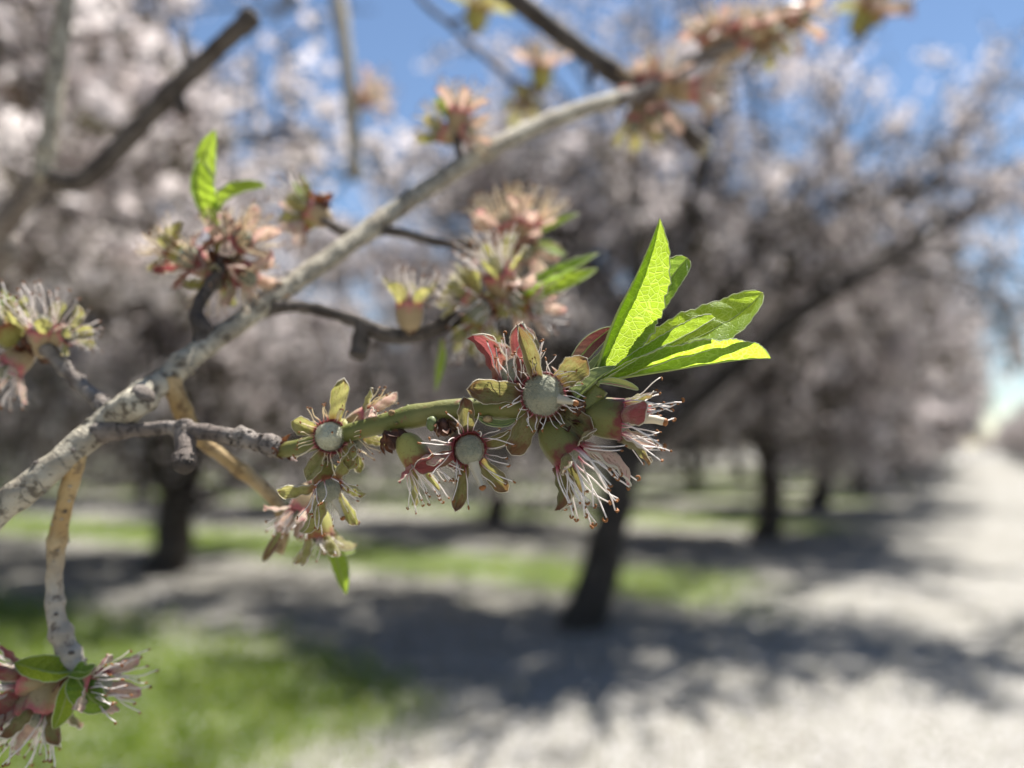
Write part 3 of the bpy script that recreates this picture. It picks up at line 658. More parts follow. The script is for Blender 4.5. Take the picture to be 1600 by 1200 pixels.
class Branch:
    def __init__(s, loc, label, group=None):
        s.root = empty('almond_branch', loc); s.off = Vector(loc); tag(s.root, label, 'branch', group)
    def part(s, mb, name, mats): return mb.build(name, mats, s.root, s.off)
    def tube(s, name, ctrl, mats, sides=14, per=8, bump=0.10, bf=420.0, nodes=(), cap_ball=False, label=None, ragged=0):
        """ctrl: (px, py, depth, radius_px)"""
        c = [(P(x, y, d), r * d / FPX) for x, y, d, r in ctrl]
        pts, rad = crom(c, per); n = len(pts)
        for (f, k, wd) in nodes:
            for i in range(n):
                u = (i / (n - 1) - f) / wd
                rad[i] *= 1 + k * math.exp(-u * u)
        mb = MB(); mb.tube(pts, rad, sides, 0, bump=bump, bfreq=bf)
        rr = random.Random(len(name) + int(ctrl[0][0]))
        # lenticels, scars and little knobs
        for q in range(ragged):
            i = rr.randint(2, n - 3); t = (pts[i + 1] - pts[i - 1]).normalized(); o = t.orthogonal().normalized()
            o = Matrix.Rotation(rr.uniform(0, 6.28), 3, t) @ o
            mb.ball(pts[i] + o * rad[i] * 0.95, rad[i] * rr.uniform(0.12, 0.3), rad[i] * rr.uniform(0.12, 0.3), rad[i] * rr.uniform(0.1, 0.2), nu=7, nv=5, bump=0.3, bf=3, mat=min(1, len(mats) - 1) if rr.random() < 0.4 else 0)
        if cap_ball:
            t = (pts[-1] - pts[-3]).normalized(); o = t.orthogonal().normalized()
            mb.ball(pts[-1], rad[-1], rad[-1], rad[-1] * 0.7, frame=(o, t.cross(o), t), nu=14, nv=8, bump=0.25, bf=2.5, mat=len(mats) - 1)
        ob = s.part(mb, name, mats)
        if label: ob['label'] = label
        return ob, pts, rad
    def bud(s, px, py, d, r, axis=(0, 1, 0), seed=0, name='bud'):
        """a knobbly bud base wrapped in dry brown scales"""
        rr = random.Random(seed * 7 + int(px)); mb = MB(); u = d / FPX; c = P(px, py, d); ax = V(*axis).normalized(); e = ax.orthogonal().normalized(); f = ax.cross(e)
        mb.ball(c, r * u * 0.8, r * u * 0.8, r * u * 1.15, (e, f, ax), 10, 8, 0, bump=0.3, bf=3)
        for k in range(11):
            th = k * 2.4 + rr.uniform(-.3, .3); z = rr.uniform(-0.9, 0.5); rad = e * math.cos(th) + f * math.sin(th)
            b0 = c + ax * (z * r * u) + rad * (r * u * 0.72); dr = (ax * 0.85 + rad * rr.uniform(0.25, 0.7)).normalized(); sd = ax.cross(rad).normalized()
            L = r * u * rr.uniform(0.9, 1.4); W = r * u * rr.uniform(0.35, 0.55); nn = dr.cross(sd); rows = []
            for i in range(5):
                q = i / 4; w_ = W * math.sin(PI * (0.18 + 0.8 * q)) ; rows.append([mb.vert(b0 + dr * L * q + sd * w_ * t + nn * (t * t) * w_ * 0.5 * -1 + rad * L * 0.15 * q * q, (q, t, 0)) for t in (-1, 0, 1)])
            for i in range(4):
                for j in range(2): mb.face((rows[i][j], rows[i][j + 1], rows[i + 1][j + 1], rows[i + 1][j]), 0)
        return s.part(mb, name, [M['scale']])
    def leaf(s, spine, w, open_dir, fold, mat='leaf', teeth=24, seed=0, prof=(0.75, 0.85), name='leaf', wave=0.05, both=(1, 1), width2=None, bend=0.0):
        """spine: list of (px,py,d); w: half width px; open_dir: where the blade's upper side faces (right, up, viewer); fold: degrees each half is raised"""
        rr = random.Random(seed + int(spine[0][0])); d0 = spine[0][2]; u = d0 / FPX
        c = [(P(*q), 1) for q in spine]; NS, NH = 56, 9
        pts, _ = crom(c, max(4, NS // (len(c) - 1))); NS = len(pts) - 1
        od = V(*open_dir).normalized(); fo = R(fold); mb = MB(); mids = []
        a, b_ = prof; smax = a / (a + b_); nrmz = (smax ** a) * ((1 - smax) ** b_)
        ph = rr.uniform(0, 6)
        for sg in (-1, 1):
            if not both[0 if sg < 0 else 1]: continue
            gi = {}; hw = w if (sg < 0 or width2 is None) else width2
            for i in range(NS + 1):
                q = i / NS; t = (pts[min(i + 1, NS)] - pts[max(i - 1, 0)]).normalized()
                n_ = (od - t * od.dot(t)).normalized(); sd = t.cross(n_)
                ww = hw * u * (max(1e-4, q) ** a) * (max(1e-4, 1 - q) ** b_) / nrmz
                for j in range(NH + 1):
                    v = j / NH; e = v
                    if j == NH: e = v + 0.09 * ((q * teeth) % 1.0) * (1 if 0.08 < q < 0.95 else 0)
                    fa = fo + bend * v + wave * math.sin(q * 11 + ph + sg) * v
                    pos = pts[i] + (sd * sg * math.cos(fa) + n_ * math.sin(fa)) * (ww * e) + n_ * (0.03 * ww * math.sin(v * 6 + q * 40))
                    gi[i, j] = mb.vert(pos, (q, sg * v, seed * 0.37))
            for i in range(NS):
                for j in range(NH):
                    fc = (gi[i, j], gi[i + 1, j], gi[i + 1, j + 1], gi[i, j + 1]); mb.face(fc if sg < 0 else fc[::-1], 0)
            ed = [Vector(mb.v[gi[i, NH]]) for i in range(2, NS)]
            mb.tube(ed, [0.75 * u] * len(ed), 5, 1, cap=False)
        ob = s.part(mb, name, [M[mat], M['margin']])
        mr = MB(); mr.tube(pts, [u * (2.6 * (1 - 0.8 * i / NS)) for i in range(NS + 1)], 6, 0)
        r_ = mr.build('midrib', [M['midrib']], ob)
        return ob
    def flower(s, px, py, d, axis, scale=1.0, sepals=None, n_st=24, st_len=80, spread=(5, 45), st_key='w', key='o', cup='o', ov=24, ov_z=4, style=(1.0, 0), roll=0.0, attach=None, sharp=False, seed=0, sL=64, sW=20, opened=78, rm=1.0, ovk=0):
        rr = random.Random(seed * 13 + int(px * 3 + py)); u = d / FPX * scale
        z = V(*axis).normalized(); x = (CR - z * CR.dot(z))
        if x.length < 0.2: x = CU - z * CU.dot(z)
        x.normalize(); y = z.cross(x)
        MM = Matrix(((x.x, y.x, z.x, 0), (x.y, y.y, z.y, 0), (x.z, y.z, z.z, 0), (0, 0, 0, 1)))
        o = bpy.data.objects.new('flower', CUP[cup]); link(o, s.root)
        c = P(px, py, d)
        o.matrix_local = Matrix.Translation(c - s.off) @ MM @ Matrix.Diagonal((u * rm, u * rm, u, 1))
        inv = Matrix.Diagonal((1 / rm, 1 / rm, 1, 1))
        if sepals is None:
            r0 = rr.uniform(0, 72); sepals = [(r0 + 72 * k + rr.uniform(-12, 12), opened + rr.uniform(-22, 22), sL * rr.uniform(0.85, 1.12), sW * rr.uniform(0.85, 1.15), rr.randint(0, 4)) for k in range(5)]
        for sp in sepals:
            th, op, L, W, k = sp[:5]; kk = sp[5] if len(sp) > 5 else key
            th = R(th + roll); op = R(op); rad = Vector((math.cos(th), math.sin(th), 0)); zz = Vector((0, 0, 1))
            dv = zz * math.cos(op) + rad * math.sin(op); sd = Vector((-math.sin(th), math.cos(th), 0)); ny = dv.cross(sd) * 1.0
            # Y of the sepal faces the axis
            inw = (zz * math.sin(op) - rad * math.cos(op)); xx = inw.cross(dv)
            so = bpy.data.objects.new('sepal', SEP[kk][k]); link(so, o)
            W = W * 0.88
            A_ = Matrix(((xx.x * W, inw.x * L * 0.5, dv.x * L, 0), (xx.y * W, inw.y * L * 0.5, dv.y * L, 0), (xx.z * W, inw.z * L * 0.5, dv.z * L, 0), (0, 0, 0, 1)))
            # keep depth of cupping tied to the width
            so.matrix_local = inv @ Matrix.Translation(rad * 29 * rm + Vector((0, 0, -3))) @ A_
        if ov:
            oo = bpy.data.objects.new('ovary', OVA[ovk if sharp else 1]); link(oo, o)
            oo.matrix_local = inv @ Matrix.Translation((0, 0, ov_z)) @ Matrix.Diagonal((ov, ov, ov, 1))
            if style:
                so = bpy.data.objects.new('style', STYLE); link(so, o); L = style[0] * 30; dirv = Vector(style[2]) if len(style) > 2 else Vector((rr.uniform(-.3, .3), rr.uniform(-.3, .3), 1)); dirv.normalize()
                q = dirv.to_track_quat('Z', 'Y').to_matrix().to_4x4()
                so.matrix_local = inv @ Matrix.Translation(Vector((0, 0, ov_z)) + dirv * ov * 0.95) @ q @ Matrix.Scale(L, 4)
        if sharp:
            for i in range(n_st):
                th = 2 * PI * (i + rr.uniform(-0.35, 0.35)) / n_st; op = R(rr.uniform(*spread)); rad = Vector((math.cos(th), math.sin(th), 0))
                dv = Vector((0, 0, 1)) * math.cos(op) + rad * math.sin(op); L = st_len * rr.uniform(0.72, 1.15)
                q = dv.to_track_quat('Z', 'Y').to_matrix().to_4x4() @ Matrix.Rotation(rr.uniform(0, 6.28), 4, 'Z')
                so = bpy.data.objects.new('stamen', rr.choice(STA[st_key])); link(so, o)
                tk = 80.0 / L if L < 55 else 1.0
                so.matrix_local = inv @ Matrix.Translation(rad * max(25 * rm, ov * 0.98) + Vector((0, 0, -5 + (6 if ov > 28 else 0)))) @ q @ Matrix.Diagonal((L * min(tk, 1.7), L * min(tk, 1.7), L, 1))
        elif n_st:
            so = bpy.data.objects.new('stamen_tuft', rr.choice(TUFT[st_key])); link(so, o); k_ = st_len / 80.0
            so['kind'] = 'stuff'; so.matrix_local = inv @ Matrix.Rotation(rr.uniform(0, 6), 4, 'Z') @ Matrix.Diagonal((rm * (spread[1] / 45.0), rm * (spread[1] / 45.0), k_, 1))
        if attach is not None:
            base = c - z * (64 * u); e = P(*attach); mb = MB()
            pts, rad = crom([(e, 9 * u), (e.lerp(base, 0.5) - z * 3 * u, 9 * u), (base - z * 1.0 * u, 12 * u), (base + z * 8 * u, 17 * u)], 5)
            mb.tube(pts, rad, 9, 0, bump=0.25, bfreq=0.25 / u)
            s.part(mb, 'flower_stalk', [M['scale']])
        return o

# ================================================================== the near branch that carries the sharp flowers
b1 = Branch(P(150, 675, .158), 'pale grey almond branch crossing the picture with spent flowers and bright green leaf tip')
BK = [M['bark'], M['bark_spur']]
b1.tube('limb', [(-5150, 1742, .579, 85), (-2600, 900, .62, 45.5), (-1500, 1040, .38, 34.8), (-700, 1010, .22, 28.1), (-260, 905, .165, 24.0), (-60, 838, .150, 23.1), (0, 795, .150, 23.1), (60, 748, .152, 22.4), (110, 708, .155, 20.7), (150, 675, .158, 21.5), (205, 633, .162, 22.4), (258, 592, .168, 18.2), (300, 556, .173, 18.2), (360, 513, .18, 16.9), (420, 470, .187, 16.2), (480, 427, .194, 15.7), (545, 382, .203, 15.3), (620, 327, .215, 14.9), (700, 273, .228, 14.5), (770, 230, .24, 14.1), (850, 192, .258, 13.3), (920, 167, .275, 12.4), (985, 148, .294, 11.6)],
        BK, sides=20, per=12, bump=0.16, bf=300, nodes=((0.435, .18, .012), (0.47, .22, .010), (0.53, .15, .01), (0.63, .12, .008), (0.75, .12, .008), (0.86, .15, .008)), ragged=90)
b1.tube('twig', [(960, 158, .286, 13), (1010, 142, .30, 12), (1060, 108, .308, 9), (1130, 74, .318, 8.5), (1185, 58, .326, 8), (1240, 15, .336, 7.5), (1275, -25, .345, 7), (1400, -160, .38, 6)], [M['bark_spur']], bump=0.2, bf=300, nodes=((0.3, .35, .03), (0.45, .4, .03), (0.58, .4, .03), (0.75, .3, .03)), ragged=12)
# knob where the twigs leave the branch
b1.tube('knob', [(170, 655, .1600, 15), (192, 645, .1575, 24), (212, 630, .1560, 25), (224, 617, .1555, 18)], BK, bump=0.22, bf=350, cap_ball=True)
# spur twig carrying the flowers: old grey wood, then green stem
b1.tube('twig', [(150, 675, .158, 20), (175, 673, .1565, 15), (215, 672, .156, 11), (262, 668, .155, 11), (285, 671, .1545, 15), (330, 677, .1525, 13), (362, 682, .1505, 13), (378, 683, .1495, 18), (398, 690, .148, 13), (420, 694, .1465, 19), (436, 700, .1455, 15), (446, 703, .145, 11)], [M['bark_spur'], M['bark_dark']], bump=0.22, bf=520, ragged=34)
b1.tube('green_stem', [(436, 704, .1455, 12), (470, 698, .1435, 12), (520, 683, .141, 13), (580, 667, .1385, 15), (640, 652, .1365, 17), (700, 641, .1350, 17), (760, 637, .1340, 16), (820, 640, .1335, 17), (880, 640, .1330, 18), (915, 632, .1325, 19), (935, 605, .1325, 17)], [M['stem'], M['bark_tan']], sides=18, bump=0.06, bf=300, nodes=((0.42, .12, .03), (0.62, .1, .03)), ragged=16)
b1.tube('stub', [(287, 662, .1545, 15), (289, 690, .1525, 16), (289, 715, .1500, 17), (288, 727, .1490, 17)], [M['bark_spur'], M['bark_dark']], bump=0.22, bf=600, cap_ball=True, ragged=16, label='short broken spur with a dark rounded end')
b1.tube('twig', [(262, 588, .168, 18), (276, 620, .169, 15), (290, 650, .170, 13), (312, 684, .171, 12), (345, 711, .1715, 11), (382, 738, .172, 11), (418, 768, .172, 11), (440, 800, .171, 9), (444, 835, .169, 8), (436, 865, .168, 7)], [M['bark_tan'], M['bark_spur']], bump=0.12, bf=420, nodes=((0.2, .2, .03), (0.55, .25, .03), (0.78, .25, .03)), ragged=24)
b1.tube('twig', [(172, 640, .1605, 17), (150, 622, .162, 12), (128, 603, .164, 10.5), (105, 580, .166, 10), (88, 562, .1675, 10), (74, 545, .169, 11), (50, 530, .170, 10), (20, 560, .172, 9), (0, 580, .173, 9)], [M['bark_spur']], bump=0.22, bf=420, nodes=((0.28, .3, .03), (0.4, .35, .03), (0.6, .3, .03)), ragged=22)
m = NT('shoot_bark'); o = m.pos(); s_, t_, r_, vec = m.st(); n1 = m.noise(420, 5, 0.65, o); n2 = m.noise(1500, 4, 0.6, o); n3 = m.noise(150, 3, 0.5, o)
c1 = m.mix(m.ramp(n3, 0.35, 0.65), (0.36, 0.235, 0.10), (0.42, 0.31, 0.16)); c2 = m.mix(m.ramp(n3, 0.35, 0.65), (0.27, 0.235, 0.19), (0.40, 0.36, 0.30))
c = m.mix(m.ramp(m.math('MULTIPLY_ADD', n1, 0.012, s_), 0.020, 0.038), c1, c2); c = m.mix(m.math('MULTIPLY', m.ramp(n1, 0.48, 0.34), 0.8), c, (0.10, 0.07, 0.05))
M['shoot'] = m.surf(c, 0.75, normal=m.bump(m.math('ADD', n1, m.math('MULTIPLY', n2, 0.5)), 0.8, 0.0007), spec=0.2)
b1.tube('drooping_shoot', [(118, 708, .1555, 17), (112, 745, .1565, 14), (100, 790, .157, 12), (91, 835, .1575, 13), (86, 880, .1575, 12.5), (85, 925, .157, 12.5), (89, 965, .156, 14), (98, 1000, .1555, 16), (112, 1030, .155, 17), (122, 1048, .155, 15)], [M['shoot'], M['bark_spur']], bump=0.16, bf=450, nodes=((0.36, .2, .02), (0.6, .2, .02), (0.74, .22, .03), (0.86, .2, .03)), ragged=34, label='drooping young shoot, tan above and grey below')
b1.tube('twig', [(408, 484, .186, 13), (450, 478, .187, 10), (500, 484, .188, 9.5), (550, 500, .189, 9.5), (592, 518, .189, 12), (618, 524, .189, 14), (660, 520, .190, 13), (705, 502, .191, 11), (745, 488, .192, 10), (785, 478, .193, 10)], [M['bark_dark']], bump=0.25, bf=420, ragged=22)
b1.tube('stub', [(566, 505, .189, 11), (564, 530, .1885, 13), (560, 552, .188, 15)], [M['bark_dark']], bump=0.25, bf=500, cap_ball=True)
b1.tube('twig', [(562, 372, .205, 12), (530, 358, .205, 8), (508, 345, .205, 8), (488, 336, .205, 9)], [M['bark_spur']], bump=0.25, bf=420, ragged=8)
b1.tube('twig', [(575, 362, .208, 10), (620, 362, .211, 7), (680, 378, .214, 7), (740, 384, .217, 7), (800, 380, .219, 8), (822, 376, .220, 9)], [M['bark_dark']], bump=0.2, bf=420, ragged=10)
b1.tube('spur', [(312, 545, .174, 12), (316, 515, .175, 15), (308, 490, .176, 11), (318, 462, .178, 9), (338, 432, .181, 10), (350, 400, .183, 8)], [M['bark_dark']], bump=0.3, bf=420, cap_ball=True, ragged=14)
b1.tube('twig', [(722, 262, .231, 8), (716, 235, .231, 6), (712, 205, .232, 6.5), (706, 188, .232, 7)], [M['bark_dark']], bump=0.2, bf=400)
b1.tube('twig', [(640, 524, .1895, 9), (640, 505, .188, 8), (642, 494, .187, 9)], [M['bark_dark']], bump=0.2, bf=420)

# ---- leaf tuft at the tip (sharp)
D = .1310
b1.leaf([(930, 588, D + .0012), (948, 530, D + .0004), (968, 482, D - .0006), (990, 440, D - .0016), (1013, 388, D - .0028), (1031, 341, D - .0036)], 60, (1.0, -0.25, 0.0), 76, teeth=40, seed=1, prof=(0.62, 0.92), bend=0.10, width2=13)
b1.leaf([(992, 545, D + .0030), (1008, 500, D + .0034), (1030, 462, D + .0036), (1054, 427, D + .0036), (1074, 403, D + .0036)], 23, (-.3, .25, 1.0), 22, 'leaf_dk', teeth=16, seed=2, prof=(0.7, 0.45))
b1.leaf([(940, 592, D + .0012), (990, 568, D + .0014), (1050, 545, D + .0016), (1110, 518, D + .0016), (1160, 487, D + .0014), (1192, 457, D + .0010)], 48, (-.34, .72, .75), 14, teeth=15, seed=3, prof=(0.72, 0.62), width2=40, wave=0.12)
b1.leaf([(945, 592, D - .0006), (985, 570, D - .0010), (1030, 548, D - .0013), (1080, 520, D - .0014), (1118, 497, D - .0012)], 19, (.35, .75, .45), 52, teeth=18, seed=4, prof=(0.7, 0.38))
b1.leaf([(935, 596, D - .0002), (985, 588, D), (1050, 578, D + .0002), (1120, 567, D + .0003), (1170, 561, D + .0002), (1204, 560, D)], 9, (-.1, .92, .22), 58, teeth=30, seed=5, prof=(0.80, 0.78), width2=50)
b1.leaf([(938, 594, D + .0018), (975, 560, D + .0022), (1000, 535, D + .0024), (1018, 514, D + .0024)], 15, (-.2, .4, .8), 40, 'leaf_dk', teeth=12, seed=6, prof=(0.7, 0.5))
def bract(br, spine, w, od, mat, name='bract', fold=25, prof=(0.6, 0.6)):
    return br.leaf(spine, w, od, fold, mat, teeth=0, seed=9, name=name, prof=prof, wave=0.02)
bract(b1, [(893, 572, .1340), (908, 556, .1345), (928, 534, .1348), (956, 512, .1350)], 15, (-.5, -.3, .8), 'bract')
bract(b1, [(935, 597, .1303), (955, 598, .1298), (975, 602, .1296), (998, 609, .1296)], 9, (.1, .6, .7), 'bract_pink')
bract(b1, [(938, 590, .1316), (960, 588, .1316), (985, 585, .1318), (1003, 580, .132)], 6, (.1, .5, .8), 'bract', prof=(.5, .6))
bract(b1, [(901, 622, .1306), (917, 606, .1298), (938, 588, .1298), (966, 572, .1306)], 23, (-.45, .35, -.9), 'sheath', name='leaf_sheath', fold=34, prof=(0.30, 0.9))
bract(b1, [(915, 612, .1320), (925, 580, .1322), (940, 556, .1326), (952, 530, .133)], 18, (.55, .25, -.8), 'sheath', name='leaf_sheath', fold=30, prof=(0.3, 1.0))
b1.bud(900, 640, .1318, 20, (.3, .2, .5), 1); b1.bud(882, 668, .1322, 17, (.2, -.8, .4), 2); b1.bud(925, 652, .1322, 17, (.9, -.2, .3), 3); b1.bud(905, 610, .133, 17, (0, .9, .2), 4)
b1.bud(886, 586, .1345, 13, (-.2, .9, .2), 8)

# ---- sharp flowers
F = b1.flower
# the open flower in the middle
F(848, 617, .1300, (.10, -.04, 1), 1.0, [(176, 84, 84, 21, 0, 'o'), (112, 62, 84, 15, 4, 'o'), (40, 74, 58, 24, 2, 'o'), (-40, 78, 66, 22, 0, 'o'), (-118, 80, 70, 21, 1, 'o')],
  n_st=34, st_len=36, spread=(30, 80), ov=30, ov_z=6, rm=1.2, style=(1.1, 0, (.62, -.12, .62)), sharp=True, seed=1, attach=(885, 640, .1335))
# behind it, facing upwards
F(806, 590, .1345, (-.05, 1, .22), 1.0, [(178, 22, 80, 15, 4, 'r'), (-60, 18, 62, 15, 2, 'r'), (60, 10, 86, 17, 2, 'r'), (15, 8, 92, 14, 3, 'o'), (110, 30, 62, 16, 1, 'p')],
  n_st=20, st_len=64, spread=(2, 24), ov=26, ov_z=2, style=None, sharp=True, seed=2, attach=(862, 640, .1345))
# cup pointing right
F(972, 657, .1315, (1, -.10, .16), 1.0, [(70, 50, 52, 20, 2, 'r'), (-75, 40, 66, 17, 0, 'r'), (-20, 24, 52, 18, 0, 'o'), (170, 20, 60, 17, 5, 'o'), (-130, 38, 70, 14, 3, 'p')],
  n_st=26, st_len=80, spread=(2, 36), ov=20, ov_z=-8, style=(1.6, 0, (.2, 0, 1)), sharp=True, seed=3, attach=(900, 642, .1325), rm=1.10)
# cup hanging down to the right
F(892, 712, .1305, (.66, -.74, .30), 1.0, [(55, 96, 40, 17, 3, 'o'), (-165, 30, 66, 10, 4, 'o'), (-110, 14, 62, 13, 5, 'o'), (12, 20, 104, 13, 3, 'p'), (120, 62, 52, 15, 0, 'o')],
  n_st=28, st_len=96, spread=(3, 34), ov=18, ov_z=-10, style=None, sharp=True, seed=4, attach=(884, 655, .1318), rm=1.05)
# the flower left of the centre with red-tipped lobes
F(733, 702, .1320, (.30, -.22, 1), 0.86, [(96, 80, 70, 17, 0, 'o'), (193, 74, 72, 18, 1, 'r'), (-108, 68, 84, 15, 0, 'o'), (-50, 76, 76, 18, 2, 'o'), (14, 84, 72, 17, 0, 'o')],
  n_st=24, st_len=74, spread=(18, 62), ov=25, ov_z=4, rm=1.12, style=(1.5, 0, (.15, -.8, .5)), sharp=True, seed=5, attach=(700, 648, .1345))
# pale cup seen from the side
F(655, 722, .1345, (.55, -.78, .15), 0.80, [(60, 60, 60, 16, 0, 'p'), (-150, 22, 74, 11, 5, 'y'), (-90, 14, 70, 12, 5, 'y'), (0, 30, 60, 15, 0, 'r'), (130, 70, 50, 15, 0, 'r')],
  n_st=22, st_len=84, spread=(3, 34), cup='y', ov=18, ov_z=-8, style=None, sharp=True, seed=6, attach=(604, 690, .1370), rm=1.0)
b1.bud(612, 688, .1352, 15, (.7, -.6, .2), 5); b1.bud(694, 668, .1330, 13, (.3, -.8, .3), 6)
# swollen fruitlet facing the viewer
F(516, 682, .1395, (.10, .08, 1), 0.74, [(76, 72, 92, 20, 0, 'y'), (160, 70, 54, 21, 2, 'y'), (-115, 74, 72, 18, 2, 'y'), (-48, 76, 62, 18, 3, 'y'), (14, 76, 86, 17, 0, 'y')],
  n_st=32, st_len=46, spread=(26, 70), ov=29, ov_z=6, rm=1.25, ovk=2, style=(0.5, 0, (.3, .2, 1)), sharp=True, seed=7, st_key='c', attach=(530, 680, .1415))
F(580, 652, .1425, (.75, .32, .25), 0.72, [(90, 30, 66, 15, 2, 'p'), (180, 40, 62, 14, 0, 'y'), (-60, 40, 78, 16, 0, 'p'), (10, 20, 84, 14, 3, 'p'), (-130, 40, 60, 15, 0, 'p')],
  n_st=18, st_len=66, spread=(3, 30), cup='p', ov=18, ov_z=0, style=None, sharp=True, seed=8, st_key='c', attach=(560, 672, .1400))
F(556, 690, .1420, (.62, -.55, .2), 0.70, [(20, 70, 62, 17, 2, 'y'), (-40, 60, 60, 18, 2, 'y'), (-130, 40, 58, 16, 0, 'y'), (120, 40, 60, 14, 0, 'y')],
  n_st=10, st_len=60, spread=(3, 36), cup='y', ov=16, ov_z=0, style=None, sharp=True, seed=9, st_key='c', attach=(540, 676, .1410))
F(513, 762, .1405, (.32, -.62, .62), 0.78, [(158, 88, 72, 20, 0, 'y'), (52, 100, 82, 17, 0, 'y'), (-140, 50, 80, 14, 4, 'y'), (-62, 42, 78, 16, 0, 'y'), (-10, 60, 52, 14, 2, 'y')],
  n_st=20, st_len=70, spread=(5, 46), cup='y', ov=26, ov_z=2, style=(1.3, 0, (.2, -.4, .8)), sharp=True, seed=10, attach=(532, 690, .1412))
F(470, 800, .1560, (-.25, -.75, .30), 0.72, None, n_st=18, st_len=60, cup='p', key='p', sL=60, sW=16, opened=50, ov=16, style=None, seed=11, attach=(444, 815, .1700))
F(500, 838, .1560, (.15, -.9, .15), 0.70, None, n_st=14, st_len=50, cup='y', key='y', sL=58, sW=16, opened=34, ov=16, style=None, seed=12, attach=(444, 825, .1695))
b1.leaf([(486, 800, .162), (505, 835, .164), (530, 858, .166), (556, 862, .167)], 20, (.2, .8, .5), 20, teeth=12, seed=20)
b1.leaf([(490, 810, .163), (515, 850, .166), (530, 890, .168), (541, 930, .169)], 17, (.6, .3, .7), 25, teeth=14, seed=21)
bract(b1, [(440, 830, .1685), (430, 845, .168), (420, 862, .168), (411, 878, .168)], 8, (.4, .3, .8), 'bract')
# little green bud and the swollen bud on the stem
mb = MB(); mb.ball(P(675, 662, .1330), 9 * .133 / FPX, 9 * .133 / FPX, 12 * .133 / FPX, bump=0.15, bf=3); b1.part(mb, 'leaf_bud', [M['sheath']])
mb = MB(); mb.ball(P(762, 655, .1322), 8 * .132 / FPX, 6 * .132 / FPX, 6 * .132 / FPX, bump=0.15, bf=3); mb.ball(P(612, 645, .1358), 6 * .132 / FPX, 6 * .132 / FPX, 5 * .132 / FPX, bump=0.15, bf=3); b1.part(mb, 'leaf_bud', [M['bark_tan']])
bract(b1, [(745, 652, .1325), (765, 662, .1322), (788, 664, .1322), (808, 655, .1325)], 9, (0, .7, .6), 'sheath', name='bract')
b1.bud(440, 702, .1450, 13, (.9, .1, .2), 7)

# ---- softer clusters on the same branch
def cluster(br, d, items, st_key='w'):
    for i, it in enumerate(items):
        px, py, ax, sc, key, cup, att = it[:7]; kw = it[7] if len(it) > 7 else {}
        kw = dict(dict(n_st=22, st_len=78, ov=20, style=None, sL=62, sW=18, opened=64, st_key=st_key, seed=i + int(px)), **kw)
        br.flower(px, py, kw.pop('d', d), ax, sc, key=key, cup=cup, attach=att, **kw)
# left edge
cluster(b1, .1690, [(68, 512, (.15, .9, .35), .78, 'y', 'p', (70, 545, .169), dict(opened=58)), (2, 505, (-.3, .8, .5), .75, 'y', 'y', (30, 545, .171)), (14, 575, (-.4, -.7, .5), .72, 'p', 'p', (40, 540, .171)), (108, 524, (.9, .15, .2), .55, 'y', 'p', (78, 543, .169), dict(opened=40, n_st=10))])
b1.leaf([(28, 530, .170), (22, 505, .170), (12, 480, .170), (4, 452, .170)], 14, (.6, .1, .8), 30, teeth=10, seed=30)
b1.leaf([(32, 530, .171), (30, 505, .172), (28, 485, .172), (22, 462, .172)], 12, (-.5, .2, .8), 30, teeth=10, seed=31)
b1.bud(50, 540, .170, 16, (-.3, .5, .5), 11)
# hanging shoot's end
cluster(b1, .1535, [(155, 1068, (.90, .02, .30), .80, 'p', 'p', (122, 1050, .155), dict(opened=34, st_len=84)), (28, 1062, (-.85, .15, .45), .85, 'r', 'p', (110, 1055, .154), dict(opened=50)), (62, 1112, (-.15, -.9, .40), .88, 'o', 'p', (104, 1060, .154), dict(opened=66, st_len=90)), (24, 1110, (-.6, -.55, .5), .78, 'p', 'p', (100, 1058, .155))])
b1.leaf([(112, 1050, .1530), (88, 1052, .1515), (58, 1046, .151), (22, 1036, .1515)], 24, (-.1, .8, .6), 26, teeth=20, seed=32)
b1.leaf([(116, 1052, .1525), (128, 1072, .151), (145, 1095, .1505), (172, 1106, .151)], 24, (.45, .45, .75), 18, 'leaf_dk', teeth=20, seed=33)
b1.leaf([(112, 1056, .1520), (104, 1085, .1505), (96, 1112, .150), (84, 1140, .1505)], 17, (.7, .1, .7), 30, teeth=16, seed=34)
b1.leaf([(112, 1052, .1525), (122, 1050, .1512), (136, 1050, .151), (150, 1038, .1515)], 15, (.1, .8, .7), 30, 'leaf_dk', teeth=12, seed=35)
b1.bud(116, 1054, .1545, 16, (0, -.8, .4), 12)
# upper left tuft
cluster(b1, .1850, [(300, 405, (-.55, .25, .78), 0.74, 'r', 'p', (340, 425, .183), dict(opened=84, ov=24)), (378, 375, (.75, .30, .45), 0.72, 'p', 'p', (348, 410, .184), dict(opened=45)), (385, 432, (.72, -.48, .45), 0.74, 'p', 'p', (346, 420, .184), dict(opened=40)), (338, 440, (.05, -.75, .6), 0.59, 'y', 'p', (340, 425, .184), dict(opened=50)), (352, 372, (.1, .8, .3), 0.59, 'p', 'y', (346, 405, .186), dict(opened=30)), (268, 388, (-.7, .55, .2), 0.56, 'y', 'y', (335, 410, .188), dict(opened=60))], 'c')
b1.leaf([(332, 375, .1850), (318, 335, .1845), (308, 295, .184), (312, 250, .1845)], 26, (.75, .2, .55), 38, teeth=22, seed=36, prof=(.8, .6))
b1.leaf([(334, 372, .1860), (342, 330, .186), (365, 305, .1855), (415, 292, .1855)], 24, (-.2, .7, .65), 24, teeth=16, seed=37, prof=(.8, .5))
b1.leaf([(326, 330, .187), (318, 285, .188), (322, 240, .1885), (336, 202, .1885)], 17, (.5, .1, .85), 22, teeth=14, seed=38)
b1.bud(346, 408, .1835, 15, (.1, .8, .3), 13)
